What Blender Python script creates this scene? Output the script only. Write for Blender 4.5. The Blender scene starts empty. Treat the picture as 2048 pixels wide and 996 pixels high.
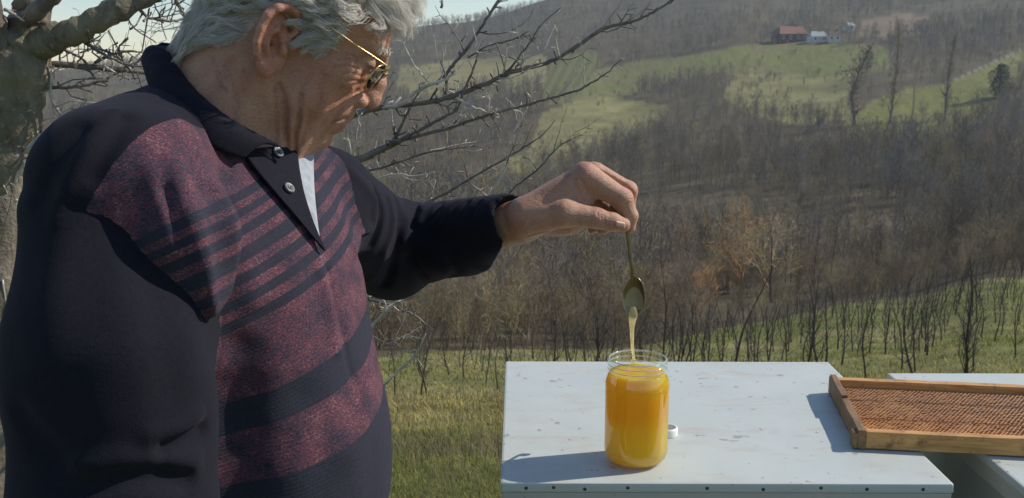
import bpy, bmesh, math, random
import numpy as np
from mathutils import Vector, Matrix, Quaternion, noise as mnoise
R = math.radians

# ------------------------------------------------------------ camera, sky, sun, exposure
scene = bpy.context.scene
FPX = 2030.0                       # focal length in photograph pixels (2048 wide)
PITCH = math.atan((498 - 125) / FPX)
CAM = np.array([0.0, 0.0, 1.6])
cam_data = bpy.data.cameras.new('camera')
cam_data.sensor_width = 36.0
cam_data.lens = 36.0 * FPX / 2048.0
cam_data.clip_start = 0.05
cam_data.clip_end = 9000.0
cam_data.dof.use_dof = True
cam_data.dof.focus_distance = 1.15
cam_data.dof.aperture_fstop = 26.0
cam = bpy.data.objects.new('camera', cam_data)
scene.collection.objects.link(cam)
cam.location = CAM
cam.rotation_euler = (R(90) - PITCH, 0, 0)
scene.camera = cam

SUN_AZ = R(13)                     # from +X towards +Y
SUN_EL = R(38.5)
world = bpy.data.worlds.new('World')
scene.world = world
world.use_nodes = True
wn = world.node_tree
sky = wn.nodes.new('ShaderNodeTexSky')
sky.sky_type = 'NISHITA'
sky.sun_disc = False
sky.sun_elevation = SUN_EL
sky.sun_rotation = R(90) - SUN_AZ
sky.altitude = 400
sky.air_density = 1.0
sky.dust_density = 0.1
sky.ozone_density = 1.6
wn.links.new(sky.outputs[0], wn.nodes['Background'].inputs[0])
wn.nodes['Background'].inputs[1].default_value = 0.12
sun_data = bpy.data.lights.new('sun', 'SUN')
sun_data.energy = 4.1
sun_data.angle = R(0.55)
sun_data.color = (1.0, 0.93, 0.82)
sun = bpy.data.objects.new('sun', sun_data)
scene.collection.objects.link(sun)
SUN = np.array([math.cos(SUN_AZ) * math.cos(SUN_EL), math.sin(SUN_AZ) * math.cos(SUN_EL), math.sin(SUN_EL)])
sun.rotation_euler = Vector(SUN).to_track_quat('Z', 'Y').to_euler()
sun.location = (6, 2, 8)
scene.view_settings.view_transform = 'Standard'
scene.view_settings.look = 'None'
scene.view_settings.exposure = 0.2
scene.view_settings.gamma = 1.0
scene.cycles.max_bounces = 10
scene.cycles.transparent_max_bounces = 24
scene.cycles.volume_bounces = 0

# ------------------------------------------------------------ helpers
_c, _s = math.cos(PITCH), math.sin(PITCH)
def ray(px, py):
    a = (px - 1024) / FPX; b = (498 - py) / FPX
    return np.array([a, _c + b * _s, -_s + b * _c])
def P(px, py, D):
    """the point D metres ahead of the camera (along world Y) seen at a photograph pixel"""
    r = ray(px, py)
    return CAM + r * (D / r[1])
def PZ(px, py, z):
    """the point at height z seen at a photograph pixel"""
    r = ray(px, py)
    return CAM + r * ((z - CAM[2]) / r[2])
def project(p):
    p = np.asarray(p, float) - CAM
    d = p[..., 1] * _c - p[..., 2] * _s
    u = p[..., 1] * _s + p[..., 2] * _c
    return 1024 + FPX * p[..., 0] / d, 498 - FPX * u / d

def tag(o, label=None, cat=None, group=None, kind=None):
    if label: o['label'] = label
    if cat: o['category'] = cat
    if group: o['group'] = group
    if kind: o['kind'] = kind
    return o
def link(o, parent=None):
    scene.collection.objects.link(o)
    if parent is not None: o.parent = parent
    return o
def empty(name, loc=(0, 0, 0), rz=0):
    o = bpy.data.objects.new(name, None)
    o.empty_display_size = 0.05
    o.location = loc; o.rotation_euler = (0, 0, rz)
    return link(o)
def mesh_obj(name, verts, faces, mat=None, parent=None, smooth=True):
    me = bpy.data.meshes.new(name)
    if isinstance(verts, np.ndarray): verts = verts.tolist()
    if isinstance(faces, np.ndarray): faces = faces.tolist()
    me.from_pydata(verts, [], faces)
    if smooth: me.shade_smooth()
    if mat: me.materials.append(mat)
    o = bpy.data.objects.new(name, me)
    link(o, parent)
    return o
def np_mesh(name, V, Q):
    """fast mesh from arrays: V (n,3), Q (m,k)"""
    me = bpy.data.meshes.new(name)
    n, m, k = len(V), len(Q), Q.shape[1]
    me.vertices.add(n); me.vertices.foreach_set('co', np.ascontiguousarray(V, np.float32).ravel())
    me.loops.add(m * k); me.loops.foreach_set('vertex_index', np.ascontiguousarray(Q, np.int32).ravel())
    me.polygons.add(m)
    me.polygons.foreach_set('loop_start', np.arange(0, m * k, k, dtype=np.int32))
    me.update(calc_edges=True); me.validate()
    return me
def attr(me, name, vals):
    vals = np.asarray(vals, np.float32)
    if vals.ndim == 1:
        a = me.attributes.new(name, 'FLOAT', 'POINT'); a.data.foreach_set('value', vals)
    else:
        a = me.attributes.new(name, 'FLOAT_COLOR', 'POINT')
        if vals.shape[1] == 3: vals = np.concatenate([vals, np.ones((len(vals), 1), np.float32)], 1)
        a.data.foreach_set('color', np.ascontiguousarray(vals).ravel())
def bm_obj(name, bm, mat=None, parent=None, smooth=False):
    me = bpy.data.meshes.new(name); bm.to_mesh(me); bm.free()
    if smooth: me.shade_smooth()
    if mat: me.materials.append(mat)
    o = bpy.data.objects.new(name, me)
    return link(o, parent)
def bm_box(bm, lo, hi, bevel=0.0, seg=2):
    lo = Vector(lo); hi = Vector(hi)
    r = bmesh.ops.create_cube(bm, size=1.0, matrix=Matrix.Translation((lo + hi) / 2) @ Matrix.Diagonal((*(hi - lo), 1)))
    if bevel:
        vs = set(r['verts'])
        es = [e for e in bm.edges if e.verts[0] in vs and e.verts[1] in vs]
        bmesh.ops.bevel(bm, geom=es, offset=bevel, segments=seg, affect='EDGES', profile=0.6)
    return r
def lathe(prof, n=48, cap=True):
    """verts, faces of a surface of revolution about Z; prof = [(r, z), ...]"""
    V, Fc = [], []
    for r, z in prof:
        for k in range(n):
            a = 2 * math.pi * k / n
            V.append((r * math.cos(a), r * math.sin(a), z))
    for i in range(len(prof) - 1):
        for k in range(n):
            Fc.append((i * n + k, i * n + (k + 1) % n, (i + 1) * n + (k + 1) % n, (i + 1) * n + k))
    if cap:
        Fc.append(tuple(range(n))[::-1]); Fc.append(tuple(range((len(prof) - 1) * n, len(prof) * n)))
    return V, Fc
def tube(pts, rad, n=6, V=None, Fc=None, cap=True, close_tip=True):
    """append a tube along pts with radius rad (list) to V, Fc"""
    if V is None: V, Fc = [], []
    pts = [Vector(p) for p in pts]
    base = len(V)
    m = len(pts)
    t0 = (pts[1] - pts[0]).normalized()
    ref = Vector((0, 0, 1)) if abs(t0.z) < 0.9 else Vector((1, 0, 0))
    nrm = (ref - t0 * ref.dot(t0)).normalized()
    for i, p in enumerate(pts):
        t = (pts[min(i + 1, m - 1)] - pts[max(i - 1, 0)]).normalized()
        nrm = (nrm - t * nrm.dot(t))
        nrm = nrm.normalized() if nrm.length > 1e-9 else t.orthogonal().normalized()
        b = t.cross(nrm)
        for k in range(n):
            a = 2 * math.pi * k / n
            V.append(tuple(p + (nrm * math.cos(a) + b * math.sin(a)) * rad[i]))
    for i in range(m - 1):
        for k in range(n):
            Fc.append((base + i * n + k, base + i * n + (k + 1) % n, base + (i + 1) * n + (k + 1) % n, base + (i + 1) * n + k))
    if cap:
        Fc.append(tuple(base + k for k in range(n))[::-1]); Fc.append(tuple(base + (m - 1) * n + k for k in range(n)))
    return V, Fc
def catmull(pts, sub=6):
    pts = [np.asarray(p, float) for p in pts]
    Pp = [2 * pts[0] - pts[1]] + pts + [2 * pts[-1] - pts[-2]]
    out = []
    for i in range(1, len(Pp) - 2):
        p0, p1, p2, p3 = Pp[i - 1:i + 3]
        for k in range(sub):
            t = k / sub
            out.append(0.5 * (2 * p1 + (p2 - p0) * t + (2 * p0 - 5 * p1 + 4 * p2 - p3) * t * t + (3 * p1 - p0 - 3 * p2 + p3) * t ** 3))
    out.append(pts[-1])
    return np.array(out)

# ---- materials
class NT:
    def __init__(self, name):
        self.m = bpy.data.materials.new(name); self.m.use_nodes = True
        self.t = self.m.node_tree; self.n = self.t.nodes; self.l = self.t.links
        self.b = self.n['Principled BSDF']; self.out = self.n['Material Output']
    def node(self, typ, **kw):
        nd = self.n.new(typ)
        for k, v in kw.items():
            if k.startswith('i_'):
                nd.inputs[k[2:].replace('_', ' ')].default_value = v
            else: setattr(nd, k, v)
        return nd
    def link(self, a, b): self.l.new(a, b)
    def coord(self, kind='Object'):
        return self.node('ShaderNodeTexCoord').outputs[kind]
    def mapping(self, vec, scale=(1, 1, 1), rot=(0, 0, 0), loc=(0, 0, 0)):
        mp = self.node('ShaderNodeMapping'); self.link(vec, mp.inputs[0])
        mp.inputs['Scale'].default_value = scale; mp.inputs['Rotation'].default_value = rot; mp.inputs['Location'].default_value = loc
        return mp.outputs[0]
    def noise(self, vec, scale, detail=4, rough=0.55, dist=0.0):
        nz = self.node('ShaderNodeTexNoise'); self.link(vec, nz.inputs['Vector'])
        nz.inputs['Scale'].default_value = scale; nz.inputs['Detail'].default_value = detail
        nz.inputs['Roughness'].default_value = rough; nz.inputs['Distortion'].default_value = dist
        return nz.outputs['Fac']
    def ramp(self, fac, stops, interp='LINEAR'):
        r = self.node('ShaderNodeValToRGB'); r.color_ramp.interpolation = interp
        el = r.color_ramp.elements
        while len(el) < len(stops): el.new(0.5)
        for e, (p, c) in zip(el, stops):
            e.position = p
            e.color = (c, c, c, 1) if isinstance(c, (int, float)) else (*c[:3], 1)
        self.link(fac, r.inputs[0]); return r.outputs['Color']
    def mix(self, fac, a, b, blend='MIX'):
        mx = self.node('ShaderNodeMix', data_type='RGBA', blend_type=blend)
        for v, s in ((fac, mx.inputs[0]), (a, mx.inputs[6]), (b, mx.inputs[7])):
            if isinstance(v, (int, float)): s.default_value = v if s.type == 'VALUE' else (v, v, v, 1)
            elif isinstance(v, tuple): s.default_value = (*v[:3], 1)
            else: self.link(v, s)
        return mx.outputs[2]
    def math(self, op, a, b=0.0, c=0.0, clamp=False):
        nd = self.node('ShaderNodeMath', operation=op, use_clamp=clamp)
        for v, s in ((a, nd.inputs[0]), (b, nd.inputs[1]), (c, nd.inputs[2])):
            if isinstance(v, (int, float)): s.default_value = v
            else: self.link(v, s)
        return nd.outputs[0]
    def attr(self, name, out='Fac'):
        return self.node('ShaderNodeAttribute', attribute_name=name).outputs[out]
    def bump(self, h, strength=0.3, dist=0.001):
        bp = self.node('ShaderNodeBump'); bp.inputs['Strength'].default_value = strength; bp.inputs['Distance'].default_value = dist
        self.link(h, bp.inputs['Height']); self.link(bp.outputs[0], self.b.inputs['Normal'])
    def set(self, **kw):
        for k, v in kw.items():
            s = self.b.inputs[k.replace('_', ' ')]
            if isinstance(v, tuple): s.default_value = (*v, 1) if s.type == 'RGBA' else v
            elif isinstance(v, (int, float)): s.default_value = v
            else: self.link(v, s)
        return self
def plain(name, col, rough=0.7, var=0.25, scale=20.0, bump=0.0, metal=0.0, bdist=0.001):
    t = NT(name); v = t.coord()
    n = t.noise(v, scale, 5)
    lo = tuple(c * (1 - var) for c in col); hi = tuple(min(1, c * (1 + var)) for c in col)
    t.set(Base_Color=t.ramp(n, [(0.3, lo), (0.7, hi)]), Roughness=rough, Metallic=metal)
    if bump: t.bump(t.noise(v, scale * 3, 4), bump, bdist)
    return t.m

# ---- signed distance sculpting
def sm_union(a, b, k):
    h = np.clip(0.5 + 0.5 * (b - a) / k, 0, 1)
    return b + (a - b) * h - k * h * (1 - h)
def sm_sub(a, b, k):          # a minus b
    return -sm_union(-a, b, k)
def ellip(p, c, r, ax=None):
    q = p - np.asarray(c)
    if ax is not None: q = q @ np.asarray(ax).T
    r = np.asarray(r, float)
    k0 = np.sqrt(((q / r) ** 2).sum(1)); k1 = np.sqrt(((q / (r * r)) ** 2).sum(1)) + 1e-12
    return k0 * (k0 - 1.0) / k1
def cap(p, a, b, r1, r2):
    a = np.asarray(a, float); b = np.asarray(b, float); ab = b - a; q = p - a
    t = np.clip((q @ ab) / (ab @ ab), 0, 1)
    return np.sqrt(((q - t[:, None] * ab) ** 2).sum(1)) - (r1 + (r2 - r1) * t)
def chain(p, pts, rad, k=0.004):
    d = None
    for i in range(len(pts) - 1):
        e = cap(p, pts[i], pts[i + 1], rad[i], rad[i + 1])
        d = e if d is None else sm_union(d, e, k)
    return d
def curve_dist(p, pts):
    d = None
    for a, b in zip(pts[:-1], pts[1:]):
        a = np.asarray(a, float); b = np.asarray(b, float); ab = b - a; q = p - a
        t = np.clip((q @ ab) / (ab @ ab + 1e-15), 0, 1)
        e = ((q - t[:, None] * ab) ** 2).sum(1)
        d = e if d is None else np.minimum(d, e)
    return np.sqrt(d)
def groove(p, pts, w, depth):
    A = np.asarray(pts, float)
    m = ((p > A.min(0) - 2.6 * w) & (p < A.max(0) + 2.6 * w)).all(1)
    out = np.zeros(len(p))
    if m.any(): out[m] = depth * np.exp(-(curve_dist(p[m], pts) / w) ** 2)
    return out
def surface_nets(f, lo, hi, h, B=8, slack=1.6):
    """mesh the zero set of f over a box with voxel h; blocks far from the surface are never refined"""
    lo = np.asarray(lo, float); n = np.ceil((np.asarray(hi) - lo) / h / B).astype(int)
    bc = np.stack(np.meshgrid(*[np.arange(k) for k in n], indexing='ij'), -1).reshape(-1, 3)
    ctr = lo + (bc + 0.5) * B * h
    dc = f(ctr)
    near = np.abs(dc) < B * h * 0.87 * slack
    N = n * B
    G = np.repeat(np.repeat(np.repeat(np.where(dc > 0, 1.0, -1.0).astype(np.float32).reshape(n), B, 0), B, 1), B, 2)
    off = np.stack(np.meshgrid(*[np.arange(B)] * 3, indexing='ij'), -1).reshape(-1, 3)
    nb = bc[near]
    for i in range(0, len(nb), 1500):
        ix = (nb[i:i + 1500, None, :] * B + off[None]).reshape(-1, 3)
        G[ix[:, 0], ix[:, 1], ix[:, 2]] = f(lo + (ix + 0.0) * h)
    S = G < 0
    c8 = sum(S[a:N[0] - 1 + a, b:N[1] - 1 + b, c:N[2] - 1 + c].astype(np.int8) for a in (0, 1) for b in (0, 1) for c in (0, 1))
    cells = np.argwhere((c8 > 0) & (c8 < 8))
    idx = -np.ones(N - 1, np.int32); idx[cells[:, 0], cells[:, 1], cells[:, 2]] = np.arange(len(cells))
    acc = np.zeros((len(cells), 3)); cnt = np.zeros(len(cells))
    corner = [(a, b, c) for a in (0, 1) for b in (0, 1) for c in (0, 1)]
    for a in corner:
        for ax in range(3):
            if a[ax]: continue
            b = list(a); b[ax] = 1
            g0 = G[cells[:, 0] + a[0], cells[:, 1] + a[1], cells[:, 2] + a[2]].astype(float)
            g1 = G[cells[:, 0] + b[0], cells[:, 1] + b[1], cells[:, 2] + b[2]].astype(float)
            m = (g0 < 0) != (g1 < 0)
            t = np.where(m, g0 / np.where(m, g0 - g1, 1), 0)
            pt = np.tile(np.array(a, float), (len(cells), 1)); pt[:, ax] += t
            acc += pt * m[:, None]; cnt += m
    V = lo + (cells + acc / np.maximum(cnt, 1)[:, None]) * h
    quads = []
    for ax in range(3):
        o1, o2 = [(1, 2), (2, 0), (0, 1)][ax]
        sl0 = [slice(1, -1)] * 3; sl0[ax] = slice(0, -1); sl1 = [slice(1, -1)] * 3; sl1[ax] = slice(1, None)
        A = S[tuple(sl0)]; Bb = S[tuple(sl1)]
        for sgn in (0, 1):
            e = np.argwhere((A != Bb) & (A == bool(1 - sgn)))
            if len(e) == 0: continue
            e = e.copy()
            for q in range(3):
                if q != ax: e[:, q] += 1
            d1 = np.zeros(3, int); d1[o1] = 1; d2 = np.zeros(3, int); d2[o2] = 1
            cs = [e - d1 - d2, e - d2, e, e - d1]
            ok = np.ones(len(e), bool)
            for cc in cs: ok &= ((cc >= 0) & (cc < N - 1)).all(1)
            qd = np.stack([idx[cc[ok, 0], cc[ok, 1], cc[ok, 2]] for cc in cs], 1)
            if sgn == 1: qd = qd[:, ::-1]
            quads.append(qd)
    Q = np.concatenate(quads); Q = Q[(Q >= 0).all(1)]
    return V, Q
def grad(f, p, e=0.0008):
    g = np.stack([f(p + d) - f(p - d) for d in np.eye(3) * e], 1)
    return g / (np.linalg.norm(g, axis=1, keepdims=True) + 1e-12)
def hit(f, px, py, D0=0.5, D1=2.0):
    """march the line through a photograph pixel until it meets f = 0"""
    r = ray(px, py); r = r / np.linalg.norm(r)
    t = np.arange(D0, D1, 0.002)
    d = f(CAM + r * t[:, None])
    i = np.argmax(d < 0)
    if d[i] >= 0: return CAM + r * t[np.argmin(d)]
    if i == 0: return CAM + r * t[0]
    a = d[i - 1] / (d[i - 1] - d[i])
    return CAM + r * (t[i - 1] + a * 0.002)
def proj_mesh(f, V):
    g = grad(f, V)
    return V - g * f(V)[:, None]
# ------------------------------------------------------------ terrain
DS = np.array([2.0, 3.4, 4.5, 7, 12, 20, 35, 60, 90, 140, 200, 280, 360, 450, 560, 700, 850, 1000, 1200, 1500, 2200])
COLS = {
    -2600: [1749, 1080, 930, 862, 812, 762, 712, 650, 600, 530, 450, 380, 320, 270, 225, 190, 165, 150, 142, 146, 150],
    0:     [1749, 1080, 930, 862, 812, 762, 712, 650, 600, 530, 450, 380, 320, 270, 225, 190, 165, 152, 146, 146, 150],
    500:   [1749, 1080, 930, 862, 812, 762, 712, 660, 620, 555, 480, 410, 350, 295, 245, 200, 160, 130, 118, 122, 135],
    900:   [1749, 1080, 930, 858, 800, 748, 702, 660, 625, 560, 480, 400, 330, 265, 205, 150, 108, 76, 52, 48, 80],
    1200:  [1749, 1080, 930, 860, 800, 745, 700, 665, 630, 565, 480, 385, 310, 240, 180, 120, 70, 30, -6, -20, 20],
    1500:  [1749, 1080, 930, 860, 795, 730, 680, 640, 600, 530, 440, 350, 275, 205, 140, 85, 35, -10, -50, -70, -30],
    1800:  [1749, 1080, 930, 855, 780, 705, 650, 600, 560, 495, 410, 325, 250, 180, 118, 62, 8, -42, -90, -110, -70],
    2048:  [1749, 1080, 930, 850, 765, 680, 615, 550, 500, 440, 365, 295, 225, 160, 100, 42, -12, -62, -110, -140, -100],
    2900:  [1749, 1080, 920, 830, 720, 620, 540, 470, 420, 365, 300, 240, 180, 120, 60, 5, -50, -100, -150, -190, -150],
}
cth = np.array([math.atan((c - 1024) / FPX) for c in COLS]); 
CZ = np.array([[CAM[2] - d * (py - 125) / FPX * 1.0 for d, py in zip(DS, row)] for row in COLS.values()])
CZ[:, 0:2] = [0.0, 0.0]
# ray rows are for the middle of the frame; use the exact ray for the height
for i, (c, row) in enumerate(COLS.items()):
    for j, (d, py) in enumerate(zip(DS, row)):
        if j > 1: CZ[i, j] = P(np.clip(c, 0, 2048), py, d)[2]
def vnoise(x, y, f, seed=0):
    """smooth value noise on the plan"""
    X = x * f + seed * 17.3; Y = y * f - seed * 9.1
    xi = np.floor(X); yi = np.floor(Y); fx = X - xi; fy = Y - yi
    fx = fx * fx * (3 - 2 * fx); fy = fy * fy * (3 - 2 * fy)
    h = lambda a, b: np.modf(np.abs(np.sin(a * 127.1 + b * 311.7 + seed * 74.7) * 43758.5453))[0]
    return (h(xi, yi) * (1 - fx) + h(xi + 1, yi) * fx) * (1 - fy) + (h(xi, yi + 1) * (1 - fx) + h(xi + 1, yi + 1) * fx) * fy
def ground_z(x, y):
    x = np.asarray(x, float); y = np.asarray(y, float)
    th = np.arctan2(x, y); r = np.hypot(x, y)
    front = np.clip((R(115) - np.abs(th)) / R(40), 0, 1)
    thc = np.clip(th, cth[0], cth[-1]); D = np.maximum(r * np.cos(np.clip(np.abs(thc), 0, R(50))), 0.5)
    lz = np.stack([np.interp(np.log(D), np.log(DS), row) for row in CZ], 0)
    i = np.clip(np.searchsorted(cth, thc) - 1, 0, len(cth) - 2)
    t = (thc - cth[i]) / (cth[i + 1] - cth[i]); t = t * t * (3 - 2 * t)
    flat = np.arange(thc.size).reshape(thc.shape)
    z = np.take_along_axis(lz, i[None], 0)[0] * (1 - t) + np.take_along_axis(lz, (i + 1)[None], 0)[0] * t
    far = np.clip((D - 6) / 30, 0, 1)
    z = z + far * ((vnoise(x, y, 0.045, 1) - 0.5) * 0.5 + (vnoise(x, y, 0.012, 2) - 0.5) * np.clip((D - 60) / 200, 0, 1) * 5)
    z = z + np.clip((D - 2.6) / 3, 0, 1) * ((vnoise(x, y, 0.9, 3) - 0.5) * 0.07 + (vnoise(x, y, 3.1, 4) - 0.5) * 0.03)
    return z * front + (1 - front) * (0.02 * np.clip(r - 3, 0, None))
FIELDS = {   # image outlines of the open fields on the far slope, carried over to the ground they lie on
    'meadow': [(1140, 200), (1150, 172), (1200, 138), (1290, 118), (1400, 106), (1500, 88), (1560, 82), (1640, 86), (1700, 88), (1775, 92), (1780, 140), (1700, 150), (1600, 150), (1520, 152), (1440, 145), (1330, 165), (1250, 195), (1180, 215)],
    'terrace': [(1080, 215), (1095, 150), (1110, 110), (1192, 104), (1205, 128), (1150, 176), (1140, 205)],
    'pasture': [(790, 190), (800, 132), (900, 122), (1092, 110), (1092, 170), (1000, 195), (860, 200)],
    'clearing': [(1060, 300), (1085, 225), (1180, 192), (1250, 196), (1345, 214), (1310, 250), (1240, 285), (1150, 330), (1060, 345), (950, 375), (930, 350)],
    'lower_meadow': [(1680, 250), (1745, 200), (1830, 172), (1895, 166), (1960, 140), (2070, 92), (2090, 130), (2010, 170), (1990, 225), (1930, 255), (1860, 275), (1780, 285), (1700, 280)],
    'ploughed': [(1708, 72), (1728, 40), (1800, 26), (1866, 36), (1858, 66), (1780, 76)],
    'scrub': [(1470, 150), (1700, 150), (1700, 235), (1600, 250), (1500, 230), (1440, 190)],
}
def in_poly2(X, Y, poly):
    ins = np.zeros(X.shape, bool); n = len(poly)
    for i in range(n):
        (x0, y0), (x1, y1) = poly[i], poly[(i + 1) % n]
        ins ^= ((y0 > Y) != (y1 > Y)) & (X < (x1 - x0) * (Y - y0) / ((y1 - y0) + 1e-12) + x0)
    return ins
def orchard_end(x, y):
    """distance at which the orchard gives way to scrub and wood"""
    a = 1024 + FPX * x / np.maximum(y, 0.1)
    return np.interp(a, [-2000, 600, 900, 1300, 1500, 1700, 2048, 2600], [30, 32, 34, 44, 56, 61, 60, 62]) * (1 + 0.10 * (vnoise(x, y, 0.08, 9) - 0.5))
GRASS = np.array([0.165, 0.182, 0.060]); DRY = np.array([0.315, 0.265, 0.135]); LITTER = np.array([0.125, 0.103, 0.066])
def cover(x, y, z):
    """ground colour where it grows; also returns wood density"""
    px, py = project(np.stack([x, y, z], -1))
    n1 = vnoise(x, y, 0.02, 5); n2 = vnoise(x, y, 0.11, 6); n3 = vnoise(x, y, 0.6, 7); n4 = vnoise(x, y, 2.6, 8)
    c = np.tile(LITTER, (x.size, 1)).reshape(x.shape + (3,)) * (0.75 + 0.5 * n2[..., None])
    wood = np.where(y > 0, 1.0, 0.0)
    far = y > 120
    for name, poly in FIELDS.items():
        m = in_poly2(px, py, poly) & far
        if name == 'meadow':
            pm = np.clip((n1 * 0.5 + n2 * 0.5 - 0.42) * 3.0, 0, 0.75)[..., None]
            col = (GRASS * [1.05, 1.0, 1.0] * (1 - pm) + DRY * 0.62 * pm) * (0.8 + 0.4 * n3[..., None]); dens = 0.08
        elif name == 'terrace':
            s = 0.5 + 0.5 * np.sin((px * 0.88 + py * 0.48) * 0.36)
            col = DRY * 0.42 * (1 - s[..., None]) + GRASS * 1.05 * s[..., None]; dens = 0.01
        elif name == 'pasture': col = DRY * 0.62 + GRASS * 0.3; col = col * (0.8 + 0.4 * n2[..., None]); dens = 0.12
        elif name == 'clearing': col = (DRY * 0.55 + GRASS * 0.45) * (0.7 + 0.6 * n2[..., None]); dens = 0.22
        elif name == 'lower_meadow':
            pm = np.clip((n2 - 0.5) * 1.6, 0, 0.6)[..., None]
            col = (GRASS * [1.15, 1.05, 0.95] * (1 - pm) + DRY * 0.7 * pm) * (0.8 + 0.4 * n3[..., None]); dens = 0.03
        elif name == 'ploughed': col = np.array([0.22, 0.165, 0.115]) * (0.85 + 0.3 * n2[..., None]); dens = 0.01
        else: col = (DRY * 0.5 + GRASS * 0.5) * (0.7 + 0.6 * n2[..., None]); dens = 0.45
        c = np.where(m[..., None], col, c); wood = np.where(m, dens, wood)
    track = (np.abs((py - 166) * (2048 - 1893) - (px - 1893) * (98 - 166)) / 169 < 1.5) & (px > 1885) & (px < 2100) & far
    c = np.where(track[..., None], [0.27, 0.255, 0.17], c); wood = np.where(track, 0, wood)
    oe = orchard_end(x, y); D = np.maximum(y, 0.0)
    near = (D < oe) | (y < 2)
    mixd = np.clip(1.35 * (0.55 * n3 + 0.45 * n2) - 0.36 + 0.10 * np.clip((9 - D) / 4, -1, 0), 0, 1)
    mixd = np.where(y < 5.6, np.clip((n3 * 0.6 + n4 * 0.4 - 0.45) * 1.4, 0, 1), mixd)
    px_l = np.clip((1250 - px) / 300, 0, 1); mixd = np.clip(mixd + 0.08 * px_l * (D > 7), 0, 1)
    g = GRASS * 0.95 * (0.75 + 0.5 * n4[..., None]); dcol = DRY * (0.7 + 0.5 * n4[..., None])
    c = np.where(near[..., None], g * (1 - mixd[..., None]) + dcol * mixd[..., None], c)
    wood = np.where(near, 0.0, wood)
    return c, wood
ths = np.concatenate([np.linspace(-180, -42, 47)[:-1], np.linspace(-42, 42, 840), np.linspace(42, 180, 47)[1:]])
rs = np.concatenate([np.linspace(0.15, 3, 12)[:-1], np.geomspace(3, 2600, 330)])
TT, RR = np.meshgrid(np.radians(ths[:-1]), rs, indexing='ij')
gx, gy = RR * np.sin(TT), RR * np.cos(TT)
gz = ground_z(gx, gy)
gc_, _w = cover(gx, gy, gz)
nth, nr = TT.shape
V = np.stack([gx, gy, gz], -1).reshape(-1, 3)
ii, jj = np.meshgrid(np.arange(nth), np.arange(nr - 1), indexing='ij'); i2 = (ii + 1) % nth
Q = np.stack([ii * nr + jj, ii * nr + jj + 1, i2 * nr + jj + 1, i2 * nr + jj], -1).reshape(-1, 4)
V = np.concatenate([V, [[0, 0, 0.0]]]); 
me = np_mesh('ground', V, Q[:, ::-1]); me.shade_smooth()
attr(me, 'cover', np.concatenate([gc_.reshape(-1, 3), [[0.1, 0.13, 0.04]]]))
t = NT('ground_cover'); v = t.coord()
c = t.attr('cover', 'Color')
c = t.mix(0.75, c, t.ramp(t.noise(v, 9, 6, 0.7), [(0.3, (0.45, 0.45, 0.45)), (0.7, (1.35, 1.35, 1.3))]), 'MULTIPLY')
c = t.mix(0.5, c, t.ramp(t.noise(v, 0.35, 5, 0.65), [(0.3, (0.6, 0.6, 0.6)), (0.7, (1.3, 1.3, 1.3))]), 'MULTIPLY')
t.set(Base_Color=c, Roughness=0.95, Specular_IOR_Level=0.1); t.bump(t.noise(v, 30, 5, 0.7), 0.7, 0.03)
me.materials.append(t.m)
ground = bpy.data.objects.new('ground', me); link(ground); tag(ground, kind='structure')

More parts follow.
